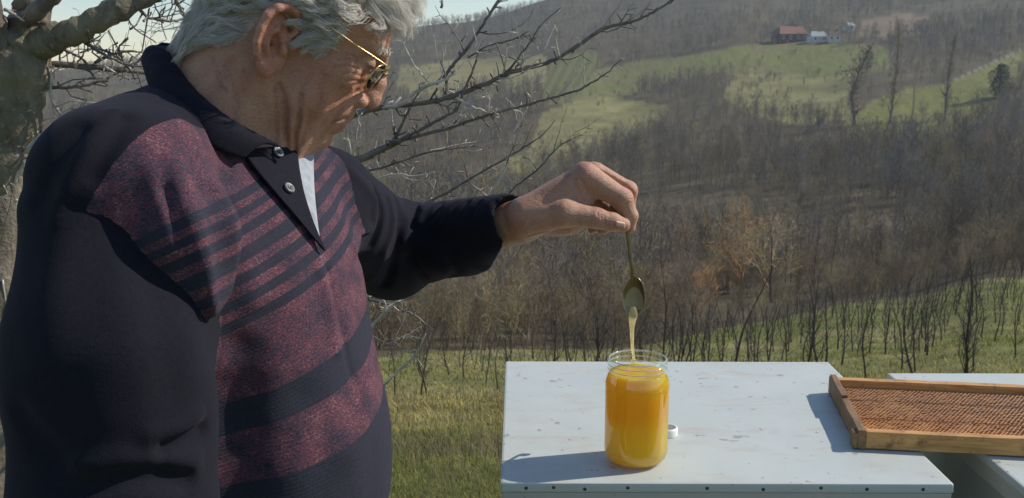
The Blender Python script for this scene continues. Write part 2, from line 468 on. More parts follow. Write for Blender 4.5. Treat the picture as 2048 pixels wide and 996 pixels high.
# ------------------------------------------------------------ bare trees
def bark(name, col, var=0.35, hue=None):
    t = NT(name); v = t.coord(); 
    rnd = t.node('ShaderNodeObjectInfo').outputs['Random']
    a = tuple(c * (1 - var) for c in col); b = tuple(c * (1 + var) for c in (hue or col))
    t.set(Base_Color=t.mix(rnd, a, b), Roughness=0.9, Specular_IOR_Level=0.15)
    return t.m
def tri_tube(pts, rad, V, F, n=3):
    tube([Vector(p) for p in pts], rad, n, V, F, cap=False)
def grow(rg, H, kind, detail=2):
    """trunk and crown geometry of one leafless tree, H metres tall; returns (trunk V,F), (crown V,F)"""
    tV, tF, cV, cF = [], [], [], []
    lean = Vector((rg.uniform(-.06, .06), rg.uniform(-.06, .06), 1))
    par = {'wood': dict(r=0.0085, first=0.26, n=18, ang=(0.35, 0.95), ln=0.40, top=0.96),
           'orchard': dict(r=0.0135, first=0.16, n=20, ang=(0.3, 1.1), ln=0.26, top=0.95),
           'poplar': dict(r=0.012, first=0.10, n=60, ang=(0.12, 0.30), ln=0.19, top=1.0),
           'spread': dict(r=0.016, first=0.16, n=18, ang=(0.5, 1.0), ln=0.58, top=0.8),
           'shrub': dict(r=0.010, first=0.02, n=18, ang=(0.15, 0.8), ln=0.75, top=0.7)}[kind]
    steps = 9; p = Vector((0, 0, -0.04 * H)); pts, rad = [], []
    d = lean.normalized()
    wig = 0.10 if kind in ('orchard', 'spread', 'shrub') else 0.045
    for s in range(steps + 1):
        pts.append(p.copy()); u = s / steps
        rad.append(H * par['r'] * (1 - 0.86 * u ** 0.8) * (1.35 if s == 0 else 1))
        d = (d + Vector((rg.gauss(0, wig), rg.gauss(0, wig), 0.10))).normalized()
        p = p + d * H * par['top'] * 1.04 / steps
    tri_tube(pts, rad, tV, tF, 5)
    def at(u):
        f = u * steps; i = min(int(f), steps - 1); return pts[i].lerp(pts[i + 1], f - i), rad[i] + (rad[i + 1] - rad[i]) * (f - i)
    def branch(p0, dr, L, r, lev):
        seg = 4 if lev == 0 else 3
        q = p0.copy(); bp, br = [q.copy()], [r]
        dd = dr.normalized()
        for s in range(seg):
            up = 0.16 if kind != 'spread' else 0.07
            dd = (dd + Vector((rg.gauss(0, .16), rg.gauss(0, .16), rg.gauss(up, .10)))).normalized()
            q = q + dd * L / seg; bp.append(q.copy()); br.append(r * (1 - 0.85 * (s + 1) / seg))
        tri_tube(bp, br, cV, cF, 3)
        if lev < detail:
            k = (rg.randint(4, 6) if lev == 0 else rg.randint(3, 5)) if kind != 'orchard' else (rg.randint(3, 5) if lev == 0 else 2)
            for _ in range(k):
                u = rg.uniform(0.2, 0.98); f = u * seg; i = min(int(f), seg - 1)
                b0 = bp[i].lerp(bp[i + 1], f - i); ax = (bp[i + 1] - bp[i]).normalized()
                o = ax.orthogonal().normalized(); o.rotate(Quaternion(ax, rg.uniform(0, 6.283)))
                ang = rg.uniform(0.4, 0.9)
                branch(b0, ax * math.cos(ang) + o * math.sin(ang), L * (rg.uniform(0.32, 0.55) if kind != 'orchard' else rg.uniform(0.15, 0.45)), max(r * 0.5, H * {'poplar': 0.0012, 'orchard': 0.0010}.get(kind, 0.0019)), lev + 1)
    for k in range(par['n']):
        u = par['first'] + (0.97 - par['first']) * ((k + rg.random()) / par['n'])
        b0, r0 = at(u); az = k * 2.4 + rg.uniform(-.6, .6); ang = rg.uniform(*par['ang'])
        dr = Vector((math.cos(az) * math.sin(ang), math.sin(az) * math.sin(ang), math.cos(ang)))
        L = H * par['ln'] * rg.uniform(0.6, 1.1) * (1.0 - 0.55 * max(0, (u - par['first'])) if kind not in ('poplar',) else 1.0 - 0.5 * u)
        branch(b0, dr, L, max(r0 * 0.5, H * (0.0016 if kind != 'poplar' else 0.0034)), 0)
    return (tV, tF), (cV, cF)
BARKS = {'grey': bark('bark_grey', (0.225, 0.202, 0.172)), 'brown': bark('bark_brown', (0.265, 0.205, 0.138)), 'dark': bark('bark_dark', (0.085, 0.071, 0.060)),
         'olive': bark('bark_olive', (0.32, 0.27, 0.145)), 'rust': bark('bark_rust', (0.44, 0.255, 0.12)), 'twig': bark('bark_twig', (0.205, 0.172, 0.142)), 'brush': bark('bark_brush', (0.31, 0.25, 0.168)), 'shoot': bark('bark_shoot', (0.155, 0.130, 0.112))}
def proto(kind, H, seed, mt, mc, detail=2):
    rg = random.Random(seed); T, Cc = grow(rg, H, kind, detail)
    mtm = bpy.data.meshes.new('trunk'); mtm.from_pydata(T[0], [], T[1]); mtm.materials.append(BARKS[mt])
    mcm = bpy.data.meshes.new('crown'); mcm.from_pydata(Cc[0], [], Cc[1]); mcm.materials.append(BARKS[mc])
    return mtm, mcm
def merged(name, m1, m2):
    bm = bmesh.new(); bm.from_mesh(m1); n1 = len(bm.faces); bm.from_mesh(m2)
    bm.faces.ensure_lookup_table()
    for f in bm.faces[n1:]: f.material_index = 1
    me = bpy.data.meshes.new(name); bm.to_mesh(me); bm.free()
    me.materials.append(m1.materials[0]); me.materials.append(m2.materials[0]); return me
def place_tree(name, pr, loc, rz, sc, label, cat, group=None, parts=True):
    o = empty(name, loc, rz); o.scale = (sc[0], sc[0], sc[1]) if isinstance(sc, tuple) else (sc,) * 3
    tag(o, label, cat, group)
    for nm, me_ in zip(('trunk', 'crown'), pr):
        link(bpy.data.objects.new(nm, me_), o)
    return o
def scatter_stuff(name, meshes, pts, rot, scl, idx, label=None):
    """one object that instances meshes on points (for what nobody could count)"""
    col = bpy.data.collections.new(name + '_kinds')
    for i, m in enumerate(meshes):
        ob = bpy.data.objects.new('%s_kind_%02d' % (name, i), m); col.objects.link(ob)
    me = bpy.data.meshes.new(name); me.vertices.add(len(pts)); me.vertices.foreach_set('co', np.ascontiguousarray(pts, np.float32).ravel())
    attr(me, 'rz', rot); attr(me, 'sc', scl)
    a = me.attributes.new('pick', 'INT', 'POINT'); a.data.foreach_set('value', np.asarray(idx, np.int32))
    o = bpy.data.objects.new(name, me); link(o); tag(o, label, None, None, 'stuff')
    ng = bpy.data.node_groups.new(name + '_scatter', 'GeometryNodeTree')
    ng.interface.new_socket('Geometry', in_out='INPUT', socket_type='NodeSocketGeometry'); ng.interface.new_socket('Geometry', in_out='OUTPUT', socket_type='NodeSocketGeometry')
    N = ng.nodes; L = ng.links
    gi = N.new('NodeGroupInput'); go = N.new('NodeGroupOutput'); ip = N.new('GeometryNodeInstanceOnPoints'); ci = N.new('GeometryNodeCollectionInfo')
    ci.inputs['Collection'].default_value = col; ci.inputs['Separate Children'].default_value = True; ci.inputs['Reset Children'].default_value = True
    def na(nm, ty):
        n = N.new('GeometryNodeInputNamedAttribute'); n.data_type = ty; n.inputs['Name'].default_value = nm; return n.outputs[0]
    cx = N.new('ShaderNodeCombineXYZ'); L.new(na('rz', 'FLOAT'), cx.inputs[2])
    L.new(gi.outputs[0], ip.inputs['Points']); L.new(ci.outputs[0], ip.inputs['Instance'])
    ip.inputs['Pick Instance'].default_value = True; L.new(na('pick', 'INT'), ip.inputs['Instance Index'])
    L.new(cx.outputs[0], ip.inputs['Rotation']); L.new(na('sc', 'FLOAT'), ip.inputs['Scale'])
    L.new(ip.outputs[0], go.inputs[0])
    md = o.modifiers.new('scatter', 'NODES'); md.node_group = ng
    return o

rg = np.random.default_rng(11); rnd = random.Random(3)
WP_ = [proto('wood', 1.0, 20 + i, ['grey', 'brown', 'grey', 'dark', 'brown'][i % 5], ['twig', 'grey', 'brown', 'twig', 'olive'][i % 5]) for i in range(7)]
SP_ = [proto('shrub', 1.0, 50 + i, 'brown', ['brush', 'olive', 'brown', 'brush'][i % 4], 2 if i % 2 else 3) for i in range(4)]
wood_meshes = [merged('bare_tree', *p) for p in WP_] + [merged('bare_shrub', *p) for p in SP_]
# candidates over the far slope, thinned by what grows there
def wedge(n, d0, d1, lo=-43, hi=43):
    th = np.arctan(rg.uniform(math.tan(R(lo)), math.tan(R(hi)), n)); d = np.sqrt(rg.uniform(d0 ** 2, d1 ** 2, n))
    return d * np.tan(th), d
cxs, cys = [], []
for n, a, b in ((4600, 40, 130), (8000, 130, 320), (17000, 320, 700), (21500, 700, 1350)):
    x, y = wedge(n, a, b); cxs.append(x); cys.append(y)
x = np.concatenate(cxs); y = np.concatenate(cys)
z = ground_z(x, y); _, wd_ = cover(x, y, z)
keep = rg.uniform(0, 1, len(x)) < wd_
x, y, z, wd_ = x[keep], y[keep], z[keep], wd_[keep]
patch_n = vnoise(x, y, 0.018, 21)
gap = ((patch_n < 0.34) & (rg.uniform(0, 1, len(x)) < 0.7)) | ((vnoise(x, y, 0.05, 43) < 0.25) & (rg.uniform(0, 1, len(x)) < 0.6))
x, y, z, wd_, patch_n = x[~gap], y[~gap], z[~gap], wd_[~gap], patch_n[~gap]
H = rg.uniform(5.5, 11.0, len(x)) * (0.70 + 0.55 * patch_n) * np.clip(0.45 + (y - orchard_end(x, y)) / 90, 0.38, 1.0)
H = np.where(wd_ < 0.5, H * 0.45, H)
sp_n = vnoise(x, y, 0.022, 41) * 0.7 + vnoise(x, y, 0.07, 42) * 0.3
pk = np.clip(np.floor(sp_n * 9 - 1 + rg.normal(0, 0.9, len(x))), 0, 6).astype(int); shr = (rg.uniform(0, 1, len(x)) < np.where(y < 105, 0.86, np.where(y < 150, 0.5, 0.36))) | (wd_ < 0.5)
pk = np.where(shr, 7 + rg.integers(0, 4, len(x)), pk); H = np.where(shr & (wd_ > 0.5), H * 0.55, H)
apx = 1024 + FPX * x / np.maximum(y, 1)
clr = (y < 96) & (y > 50) & (apx > 1425) & (apx < 1665) & (H > 2.2)
x, y, z, wd_, H, pk = x[~clr], y[~clr], z[~clr], wd_[~clr], H[~clr], pk[~clr]
order = np.argsort(y)
near_i = [i for i in order if y[i] < 165 and abs(x[i] / y[i]) < 0.53][:230]
def side_word(px):
    for lim_, wd in ((420, 'hidden low behind the man\'s back'), (800, 'behind the man\'s chest'), (960, 'under the man\'s outstretched arm'), (1090, 'below the man\'s cuff'), (1210, 'below the man\'s hand'), (1330, 'behind the spoon'), (1450, 'just right of the spoon'),
                     (1600, 'by the round yellowish tree'), (1750, 'right of the round yellowish tree'), (1900, 'below the row of poplars')):
        if px < lim_: return wd
    return 'near the right picture edge'
for i in near_i:
    pxi = 1024 + FPX * x[i] / y[i]; hw_ = 'low' if H[i] < 4 else ('medium' if H[i] < 6.5 else 'tall'); dw_ = 'nearest' if y[i] < 75 else ('second' if y[i] < 100 else 'farther')
    if pk[i] < 7:
        place_tree('woodland_tree', WP_[pk[i]], (x[i], y[i], z[i]), rg.uniform(0, 6.28), float(H[i]), '%s bare %s tree, %s wood edge, %s' % (hw_, ('grey', 'tan', 'brown', 'dark-trunked', 'olive')[pk[i] % 5], dw_, side_word(pxi)), 'tree', 'bare trees at the near edge of the wood')
    else:
        place_tree('bare_shrub', SP_[pk[i] - 7], (x[i], y[i], z[i]), rg.uniform(0, 6.28), float(H[i]), '%s leafless %s-twigged shrub, %s scrub, %s' % (hw_, ('grey', 'olive', 'brown', 'pale grey')[pk[i] - 7], dw_, side_word(pxi)), 'shrub', 'leafless shrubs at the edge of the wood')
rest = np.ones(len(x), bool); rest[near_i] = False
scatter_stuff('woodland', wood_meshes, np.stack([x, y, z - 0.1], 1)[rest], rg.uniform(0, 6.28, rest.sum()), H[rest], pk[rest], 'leafless grey-brown woodland covering the far side of the valley')
print('wood', rest.sum(), len(near_i))

# ---- trees that stand out
def on_ground(px, py):
    """first ground point along the line of sight through a photograph pixel"""
    r = ray(px, py); d = np.geomspace(3, 2200, 2500)
    p = CAM + r[None] * (d / r[1])[:, None]
    below = p[:, 2] < ground_z(p[:, 0], p[:, 1])
    i = np.argmax(below); return p[i]
POP = [proto('poplar', 1.0, 80 + i, 'grey', 'brush', 2) for i in range(2)]
for i, (bx_, by_, ty, lab) in enumerate(((1709, 250, 95, 'broad narrow-crowned bare poplar, leftmost of the row in the far meadow'), (1780, 246, 52, 'tallest bare poplar of the row in the far meadow'),
                                         (1822, 252, 165, 'short thin bare poplar between the two taller ones at right'), (1890, 240, 78, 'bare forked poplar at the right end of the far row'))):
    g = on_ground(bx_, by_); h_ = (by_ - ty) / FPX * g[1]
    place_tree('poplar_tree', POP[i % 2], tuple(g), i * 1.3, (h_ * (2.3, 1.35, 0.8, 1.4)[i], h_), lab, 'poplar', 'poplars in the far meadow')
BARKS['tan'] = bark('bark_tan', (0.44, 0.34, 0.18)); SPR = proto('spread', 1.0, 97, 'dark', 'tan', 3); SPR2 = proto('spread', 1.0, 98, 'brown', 'rust', 3)
g = P(1545, 606, 88); g[2] = ground_z(g[0], g[1]); place_tree('spreading_tree', SPR, tuple(g), 0.6, (8.4, 8.4), 'broad round-crowned tree with yellowish twigs in front of the wood', 'tree')
g = P(1480, 606, 97); g[2] = ground_z(g[0], g[1]); place_tree('spreading_tree', SPR2, tuple(g), 2.0, (8.0, 9.2), 'rusty orange-twigged tree behind the round yellowish one', 'tree')
for k, (bx_, D_, h_, lab) in enumerate(((1400, 70, 3.6, 'low russet shrub at the far end of the orchard'), (1050, 62, 4.2, 'brown rounded shrub seen under the man\'s sleeve cuff'))):
    g = P(bx_, 600, D_); g[2] = ground_z(g[0], g[1])
    place_tree('russet_shrub', proto('shrub', 1.0, 120 + k, 'brown', 'rust', 3), tuple(g), k * 2.0, (h_ * 1.2, h_), lab, 'shrub')
# evergreen at the right
t = NT('needles'); v = t.coord(); t.set(Base_Color=t.ramp(t.noise(v, 3, 4), [(0.3, (0.016, 0.026, 0.013)), (0.7, (0.035, 0.052, 0.022))]), Roughness=0.8); NEED = t.m
def conifer(loc, H, W, seed, label):
    r_ = random.Random(seed); o = empty('evergreen_tree', loc); tag(o, label, 'tree')
    V_, F_ = tube([(0, 0, -0.3), (0, 0, H * 0.95)], [H * 0.018, H * 0.003], 6); mesh_obj('trunk', V_, F_, BARKS['dark'], o)
    V_, F_ = [], []
    for k in range(2600):
        u = r_.random(); zz = H * (0.06 + 0.94 * u); a = r_.uniform(0, 6.283); rr = W * math.sin(math.pi * (0.12 + 0.86 * u)) ** 0.7 * math.sqrt(r_.random()) * (0.8 + 0.25 * math.sin(3 * a + 9 * u))
        c_ = Vector((rr * math.cos(a), rr * math.sin(a), zz)); s_ = H * 0.035
        d1 = Vector((math.cos(a), math.sin(a), -0.3)) * s_; d2 = Vector((-math.sin(a), math.cos(a), r_.uniform(-.4, .4))) * s_ * 0.5
        b = len(V_); V_ += [tuple(c_ - d1), tuple(c_ + d2), tuple(c_ + d1), tuple(c_ - d2)]; F_.append((b, b + 1, b + 2, b + 3))
    mesh_obj('crown', V_, F_, NEED, o, False)
for (bx_, by_, h_, w_, lab) in ((1998, 196, 0.060, 0.022, 'dark evergreen tree on the right meadow by its long shadow'), (1735, 135, 0.030, 0.016, 'small dark evergreen behind the leftmost poplar'), (1552, 84, 0.022, 0.014, 'dark evergreen at the left end of the red-roofed house')):
    g = on_ground(bx_, by_); conifer(tuple(g), h_ * g[1] * 0.55, w_ * g[1] * 0.62, bx_, lab)

# ---- farm buildings across the valley
def house(name, base, px_w, wall_h, roof_h, depth, yaw, wallc, roofc, label, wins, k):
    o = empty(name, tuple(base), yaw); tag(o, label, 'house')
    w = px_w / FPX * base[1]; hw_, hd = w / 2, depth / 2
    bm = bmesh.new(); bm_box(bm, (-hw_, -hd, -3), (hw_, hd, wall_h)); wl = bm_obj('wall', bm, wallc, o)
    ov = 0.5
    V_ = [(-hw_ - ov, -hd - ov, wall_h - 0.15), (hw_ + ov, -hd - ov, wall_h - 0.15), (hw_ + ov, hd + ov, wall_h - 0.15), (-hw_ - ov, hd + ov, wall_h - 0.15), (-hw_ + w * 0.12, 0, wall_h + roof_h), (hw_ - w * 0.12, 0, wall_h + roof_h)]
    rf = mesh_obj('roof', V_, [(0, 1, 5, 4), (1, 2, 5), (2, 3, 4, 5), (3, 0, 4), (3, 2, 1, 0)], roofc, o, False)
    bm = bmesh.new(); bm_box(bm, (hw_ * 0.3, -0.4, wall_h + roof_h * 0.4), (hw_ * 0.3 + 0.8, 0.4, wall_h + roof_h + 0.9)); bm_obj('chimney', bm, roofc, rf)
    for i in range(wins):
        xx = -hw_ + w * (i + 0.5) / wins
        bm = bmesh.new(); bm_box(bm, (xx - 0.75, -hd - 0.06, wall_h * 0.35), (xx + 0.75, -hd + 0.05, wall_h * 0.8)); wn_ = bm_obj('window', bm, WINW, o)
        bm = bmesh.new(); bm_box(bm, (xx - 0.55, -hd - 0.10, wall_h * 0.40), (xx + 0.55, -hd - 0.055, wall_h * 0.75)); bm_obj('pane', bm, WIND, wn_)
    return o
WINW = plain('window_white', (0.7, 0.7, 0.68), 0.6, 0.1); WIND = plain('window_dark', (0.03, 0.035, 0.04), 0.2, 0.1)
REDR = plain('red_tiles', (0.20, 0.085, 0.06), 0.8, 0.3, 2); REDW = plain('brick_wall', (0.12, 0.07, 0.055), 0.85, 0.3, 1.5); WHT = plain('white_render', (0.62, 0.61, 0.57), 0.85, 0.1, 1); GRR = plain('grey_roof', (0.30, 0.33, 0.33), 0.7, 0.2, 1); PNK = plain('pink_wall', (0.42, 0.27, 0.2), 0.85, 0.15, 1); BRR = plain('brown_roof', (0.16, 0.10, 0.08), 0.8, 0.2, 1)
for (nm, bx_, by_, pw, wh, rh, dp, yw, wc, rc, lab, nw) in (
        ('farmhouse', 1580, 84, 62, 5.2, 5.0, 11, 0.25, REDW, REDR, 'large red-roofed farmhouse on the far hillside', 4),
        ('outbuilding', 1634, 84, 34, 3.6, 3.2, 8, 0.1, WHT, GRR, 'low white building with pale roof beside the red-roofed farmhouse', 2),
        ('outbuilding', 1668, 84, 22, 4.4, 2.8, 7, -0.2, WHT, BRR, 'small white house with brown roof right of the pale-roofed building', 2),
        ('outbuilding', 1698, 62, 14, 3.6, 2.2, 6, 0.3, WHT, GRR, 'tiny white-roofed shed above the farm at the edge of the wood', 1),
        ('farmhouse', 1843, 62, 26, 4.0, 3.2, 8, -0.3, PNK, REDR, 'small pinkish house beside the ploughed field', 2)):
    g = on_ground(bx_, by_); house(nm, g, pw, wh, rh, dp, yw, wc, rc, lab, nw, 0)

for k, (bx_, by_, h_) in enumerate(((1548, 88, 7), (1604, 90, 6), (1652, 88, 5), (1622, 92, 4), (1685, 92, 6), (1700, 70, 5), (1716, 98, 8), (1862, 66, 6), (1826, 66, 7))):
    g = on_ground(bx_, by_); place_tree('farm_tree', WP_[k % 7] if k % 2 else SP_[k % 4], tuple(g), k * 1.1, (h_ * 1.3, h_), '%s leafless tree among the farm buildings, %s' % (('low', 'bushy', 'slim', 'small', 'wide', 'grey', 'tall', 'brown', 'upright')[k], ('at the farmhouse\'s left end', 'at the farmhouse\'s right end', 'beside the pale-roofed building', 'in front of the pale-roofed building', 'right of the brown-roofed house', 'below the tiny shed', 'near the leftmost poplar', 'right of the pinkish house', 'left of the pinkish house')[k]), 'tree', 'trees round the farm')

# ------------------------------------------------------------ orchard
OP = [proto('orchard', 1.0, 200 + i, 'dark', ['dark', 'shoot', 'shoot'][i % 3], 2) for i in range(8)]
ox, oy = [], []
ang = R(24); ca, sa = math.cos(ang), math.sin(ang)
for i in range(-40, 60):
    for j in range(-60, 80):
        u = i * 2.2 + rnd.uniform(-.3, .3); w = j * 0.95 + rnd.uniform(-.3, .3)
        X = u * ca - w * sa; Y = u * sa + w * ca
        if Y < 6 or abs(X / Y) > 0.60 or rnd.random() < 0.12: continue
        ox.append(X); oy.append(Y)
ox = np.array(ox); oy = np.array(oy); oz = ground_z(ox, oy)
lim = orchard_end(ox, oy); opx = 1024 + FPX * ox / oy
m = (oy < lim * 1.05) & (oy > np.interp(opx, [0, 700, 1000, 1300, 2048], [12, 9.5, 10.5, 11.0, 9.5]))
ox, oy, oz = ox[m], oy[m], oz[m]
vis = (opx[m] > 700) & (opx[m] < 2110)
ordr = [i for i in np.argsort(oy) if vis[i]]
big = ordr[:290]
print('orchard', len(ox), vis.sum())
oh = rg.uniform(1.2, 1.9, len(ox)) * np.where(opx[m] < 1100, 0.8, 1.0)
okd = rg.integers(0, 8, len(ox))
def where_word(px):
    for lim_, wd in ((790, 'close to the man\'s belly'), (900, 'right of the man\'s belly'), (1010, 'left of the front lid'), (1130, 'over the lid\'s left part'), (1215, 'just left of the jar'),
                     (1330, 'behind the jar and spoon'), (1430, 'just right of the jar'), (1540, 'over the middle of the lid'), (1650, 'at the lid\'s back right corner'), (1760, 'above the comb frame\'s left end'),
                     (1860, 'above the comb frame\'s middle'), (1960, 'above the comb frame\'s right part')):
        if px < lim_: return wd
    return 'by the right picture edge'
hrank = lambda h: 'low' if h < 1.4 else ('medium' if h < 1.65 else 'tall')
drank = lambda d: 'front' if d < 14 else ('second' if d < 18 else ('middle' if d < 25 else 'far'))
mo = np.where(m)[0]
for i in big:
    lab = '%s thin tree, %s orchard rows, %s' % (hrank(oh[i]), drank(oy[i]), where_word(opx[mo[i]]))
    place_tree('orchard_tree', OP[okd[i]], (ox[i], oy[i], oz[i]), rg.uniform(0, 6.28), float(oh[i]), lab, 'fruit tree', 'young trees in the orchard rows')
rst = np.ones(len(ox), bool); rst[big] = False
scatter_stuff('far_orchard', [merged('young_tree', *p) for p in OP], np.stack([ox, oy, oz], 1)[rst], rg.uniform(0, 6.28, rst.sum()), oh[rst], okd[rst], 'farther rows of thin leafless young orchard trees')

ORD = ['first', 'second', 'third', 'fourth', 'fifth', 'sixth', 'seventh', 'eighth', 'ninth', 'tenth', 'eleventh', 'twelfth', 'thirteenth', 'fourteenth', 'fifteenth', 'sixteenth']
same = {}
for o in scene.objects:
    if o.parent is None and 'label' in o and o.name.split('.')[0] in ('orchard_tree', 'woodland_tree', 'bare_shrub'): same.setdefault(o['label'], []).append(o)
for lab, obs in same.items():
    if len(obs) > 1:
        obs.sort(key=lambda o: o.location.x / o.location.y)
        for k, o in enumerate(obs): o['label'] = lab + ', %s from left' % ORD[min(k, 15)]

# ------------------------------------------------------------ grass and dry weeds
def blades(name, n, d0, d1, lo, hi, hgt, wid, colfn, label, lean=0.5, seed=1, curve=True):
    rgx = np.random.default_rng(seed)
    a = rgx.uniform(lo, hi, n); wide = rgx.uniform(0, 1, n) < 0.3; a = np.where(wide, rgx.normal((lo + hi) / 2, (hi - lo) * 1.1, n), a + rgx.normal(0, 30, n)); d = np.exp(rgx.uniform(np.log(d0), np.log(d1), n)) if d1 / d0 > 2.2 else rgx.uniform(d0, d1, n)
    X = d * (a - 1024) / FPX; Y = d; keep = vnoise(X, Y, 1.3, seed) * 0.6 + vnoise(X, Y, 5.0, seed + 1) * 0.4 > rgx.uniform(0.05, 0.62, n)
    X, Y, d = X[keep], Y[keep], d[keep]; n = len(X); Z = ground_z(X, Y) - 0.01
    h_ = rgx.uniform(*hgt, n) * (0.6 + 0.8 * vnoise(X, Y, 0.8, seed + 2)); az = rgx.uniform(0, 6.283, n); ln = rgx.uniform(0.1, lean, n)
    wdt = rgx.uniform(*wid, n) * np.clip(d / 5, 0.8, 6)
    dx, dy = np.cos(az), np.sin(az); sx, sy = -dy, dx
    b = np.stack([X, Y, Z], 1); up = np.array([0, 0, 1.0])
    L = np.stack([dx, dy, 0 * dx], 1) * (h_ * ln)[:, None]; S = np.stack([sx, sy, 0 * sx], 1) * wdt[:, None]
    m_ = b + L * 0.3 + up * (h_ * 0.55)[:, None]; t_ = b + L + up * (h_ * np.sqrt(np.clip(1 - ln ** 2 * 0.6, 0.2, 1)))[:, None]
    Vv = np.stack([b - S, b + S, m_ + S * 0.7, m_ - S * 0.7, t_ + S * 0.12, t_ - S * 0.12], 1).reshape(-1, 3)
    k0 = np.arange(n)[:, None] * 6
    Qv = np.concatenate([k0 + [[0, 1, 2, 3]], k0 + [[3, 2, 4, 5]]]).reshape(-1, 4)
    me_ = np_mesh(name, Vv, Qv); me_.shade_smooth()
    attr(me_, 'tone', np.repeat(colfn(X, Y, rgx, n), 6, 0))
    t = NT(name + '_blade'); c = t.attr('tone', 'Color'); t.set(Base_Color=c, Roughness=0.7, Specular_IOR_Level=0.2)
    tl = t.node('ShaderNodeBsdfTranslucent'); t.link(c, tl.inputs[0]); ms = t.node('ShaderNodeMixShader'); ms.inputs[0].default_value = 0.3
    t.link(t.b.outputs[0], ms.inputs[1]); t.link(tl.outputs[0], ms.inputs[2]); t.link(ms.outputs[0], t.out.inputs[0]); me_.materials.append(t.m)
    o = bpy.data.objects.new(name, me_); link(o); tag(o, label, None, None, 'stuff'); return o
def green(X, Y, rgx, n):
    c, _ = cover(X, Y, ground_z(X, Y)); return np.clip(c * [1.25, 1.15, 1.0] * rgx.uniform(0.75, 1.9, (n, 1)) * rgx.uniform(0.9, 1.15, (n, 3)), 0, 1)
def straw(X, Y, rgx, n):
    return np.array([[0.25, 0.21, 0.12]]) * rgx.uniform(0.35, 1.35, (n, 1)) * rgx.uniform(0.92, 1.08, (n, 3))
blades('grass', 110000, 3.2, 12.0, 640, 1110, (0.018, 0.06), (0.0012, 0.0026), green, 'short green grass on the slope beside the beehive', 0.9, 31)
blades('orchard_grass', 80000, 8.0, 60.0, 650, 2150, (0.03, 0.11), (0.0018, 0.0036), green, 'rough grass under the orchard trees', 0.8, 33)
blades('dry_grass', 5000, 4.2, 14.0, 600, 1150, (0.04, 0.16), (0.0010, 0.0022), straw, 'pale dry weeds and grass stalks at the head of the orchard', 0.8, 35)
blades('dry_tufts', 3000, 3.3, 6.0, 640, 1110, (0.04, 0.14), (0.0010, 0.0020), straw, 'scattered straw-coloured dead grass lying in the green', 1.0, 37)
# ------------------------------------------------------------ the bare fruit tree behind the man
t = NT('fruit_tree_bark'); v = t.coord()
n1 = t.noise(t.mapping(v, (1, 1, 0.45)), 26, 6, 0.7, 0.5); n2 = t.noise(v, 11, 4, 0.6)
c = t.ramp(n1, [(0.28, (0.05, 0.04, 0.032)), (0.5, (0.17, 0.14, 0.105)), (0.75, (0.33, 0.285, 0.215))])
c = t.mix(t.ramp(n2, [(0.48, 0.0), (0.66, 0.75)]), c, (0.20, 0.18, 0.10))
c = t.mix(t.ramp(t.noise(v, 60, 3), [(0.62, 0.0), (0.7, 0.5)]), c, (0.42, 0.41, 0.36))
t.set(Base_Color=c, Roughness=0.88); t.bump(t.math('ADD', n1, t.noise(v, 120, 4)), 0.7, 0.005); BARKT = t.m
def twigmat(name, a, b):
    t = NT(name); v = t.coord()
    t.set(Base_Color=t.ramp(t.noise(t.mapping(v, (1, 1, 1)), 28, 4, 0.6), [(0.3, a), (0.7, b)]), Roughness=0.36, Specular_IOR_Level=0.5); t.bump(t.noise(v, 260, 3), 0.5, 0.001); return t.m
TWD = twigmat('branch_bark', (0.070, 0.055, 0.046), (0.22, 0.185, 0.155)); TWL = twigmat('sunlit_twig_bark', (0.30, 0.265, 0.22), (0.66, 0.60, 0.52))  # second, paler bark: sunlight on the bright twigs put into the colour
nt0 = np.array([P(20, 600, 1.95)[0], 1.95, 0.0])
ntree = empty('fruit_tree', tuple(nt0)); tag(ntree, 'bare fruit tree with a lichen-yellow trunk and spiky branches behind the man', 'tree')
rt = random.Random(44)
def twiglets(c, r, n, mat, parent):
    """fine side shoots, too many and too thin to pick apart"""
    sV, sF = [], []
    for _ in range(n):
        i = rt.randint(1, len(c) - 1); p0 = Vector(c[i] - nt0); ax = Vector(c[i] - c[i - 1]).normalized()
        o_ = ax.orthogonal().normalized(); o_.rotate(Quaternion(ax, rt.uniform(0, 6.283))); d = (ax * rt.uniform(0.2, 1.0) + o_ * rt.uniform(0.5, 1.0) + Vector((0, 0, 0.35))).normalized()
        L = rt.uniform(0.035, 0.13); k = 5; q = p0.copy(); pts = [q.copy()]; rr = [min(r[i] * 0.55, 0.0016)]
        for s_ in range(k):
            d = (d + Vector((rt.gauss(0, .22), rt.gauss(0, .22), rt.gauss(0.05, .2)))).normalized(); q = q + d * L / k; pts.append(q.copy()); rr.append(rr[0] * (1 - 0.75 * (s_ + 1) / k))
            if rt.random() < 0.65:
                o2 = d.orthogonal().normalized(); o2.rotate(Quaternion(d, rt.uniform(0, 6.283))); e = q + (o2 + d * 0.6).normalized() * rt.uniform(0.006, 0.03)
                tube([q, q.lerp(e, 0.7), e], [rr[-1] * 0.8 + 0.0002, rr[-1] * 0.7 + 0.0003, 0.0002], 4, sV, sF)
        tube(pts, rr, 5, sV, sF)
    if sV: mesh_obj('twigs', sV, sF, mat, parent)['kind'] = 'stuff'
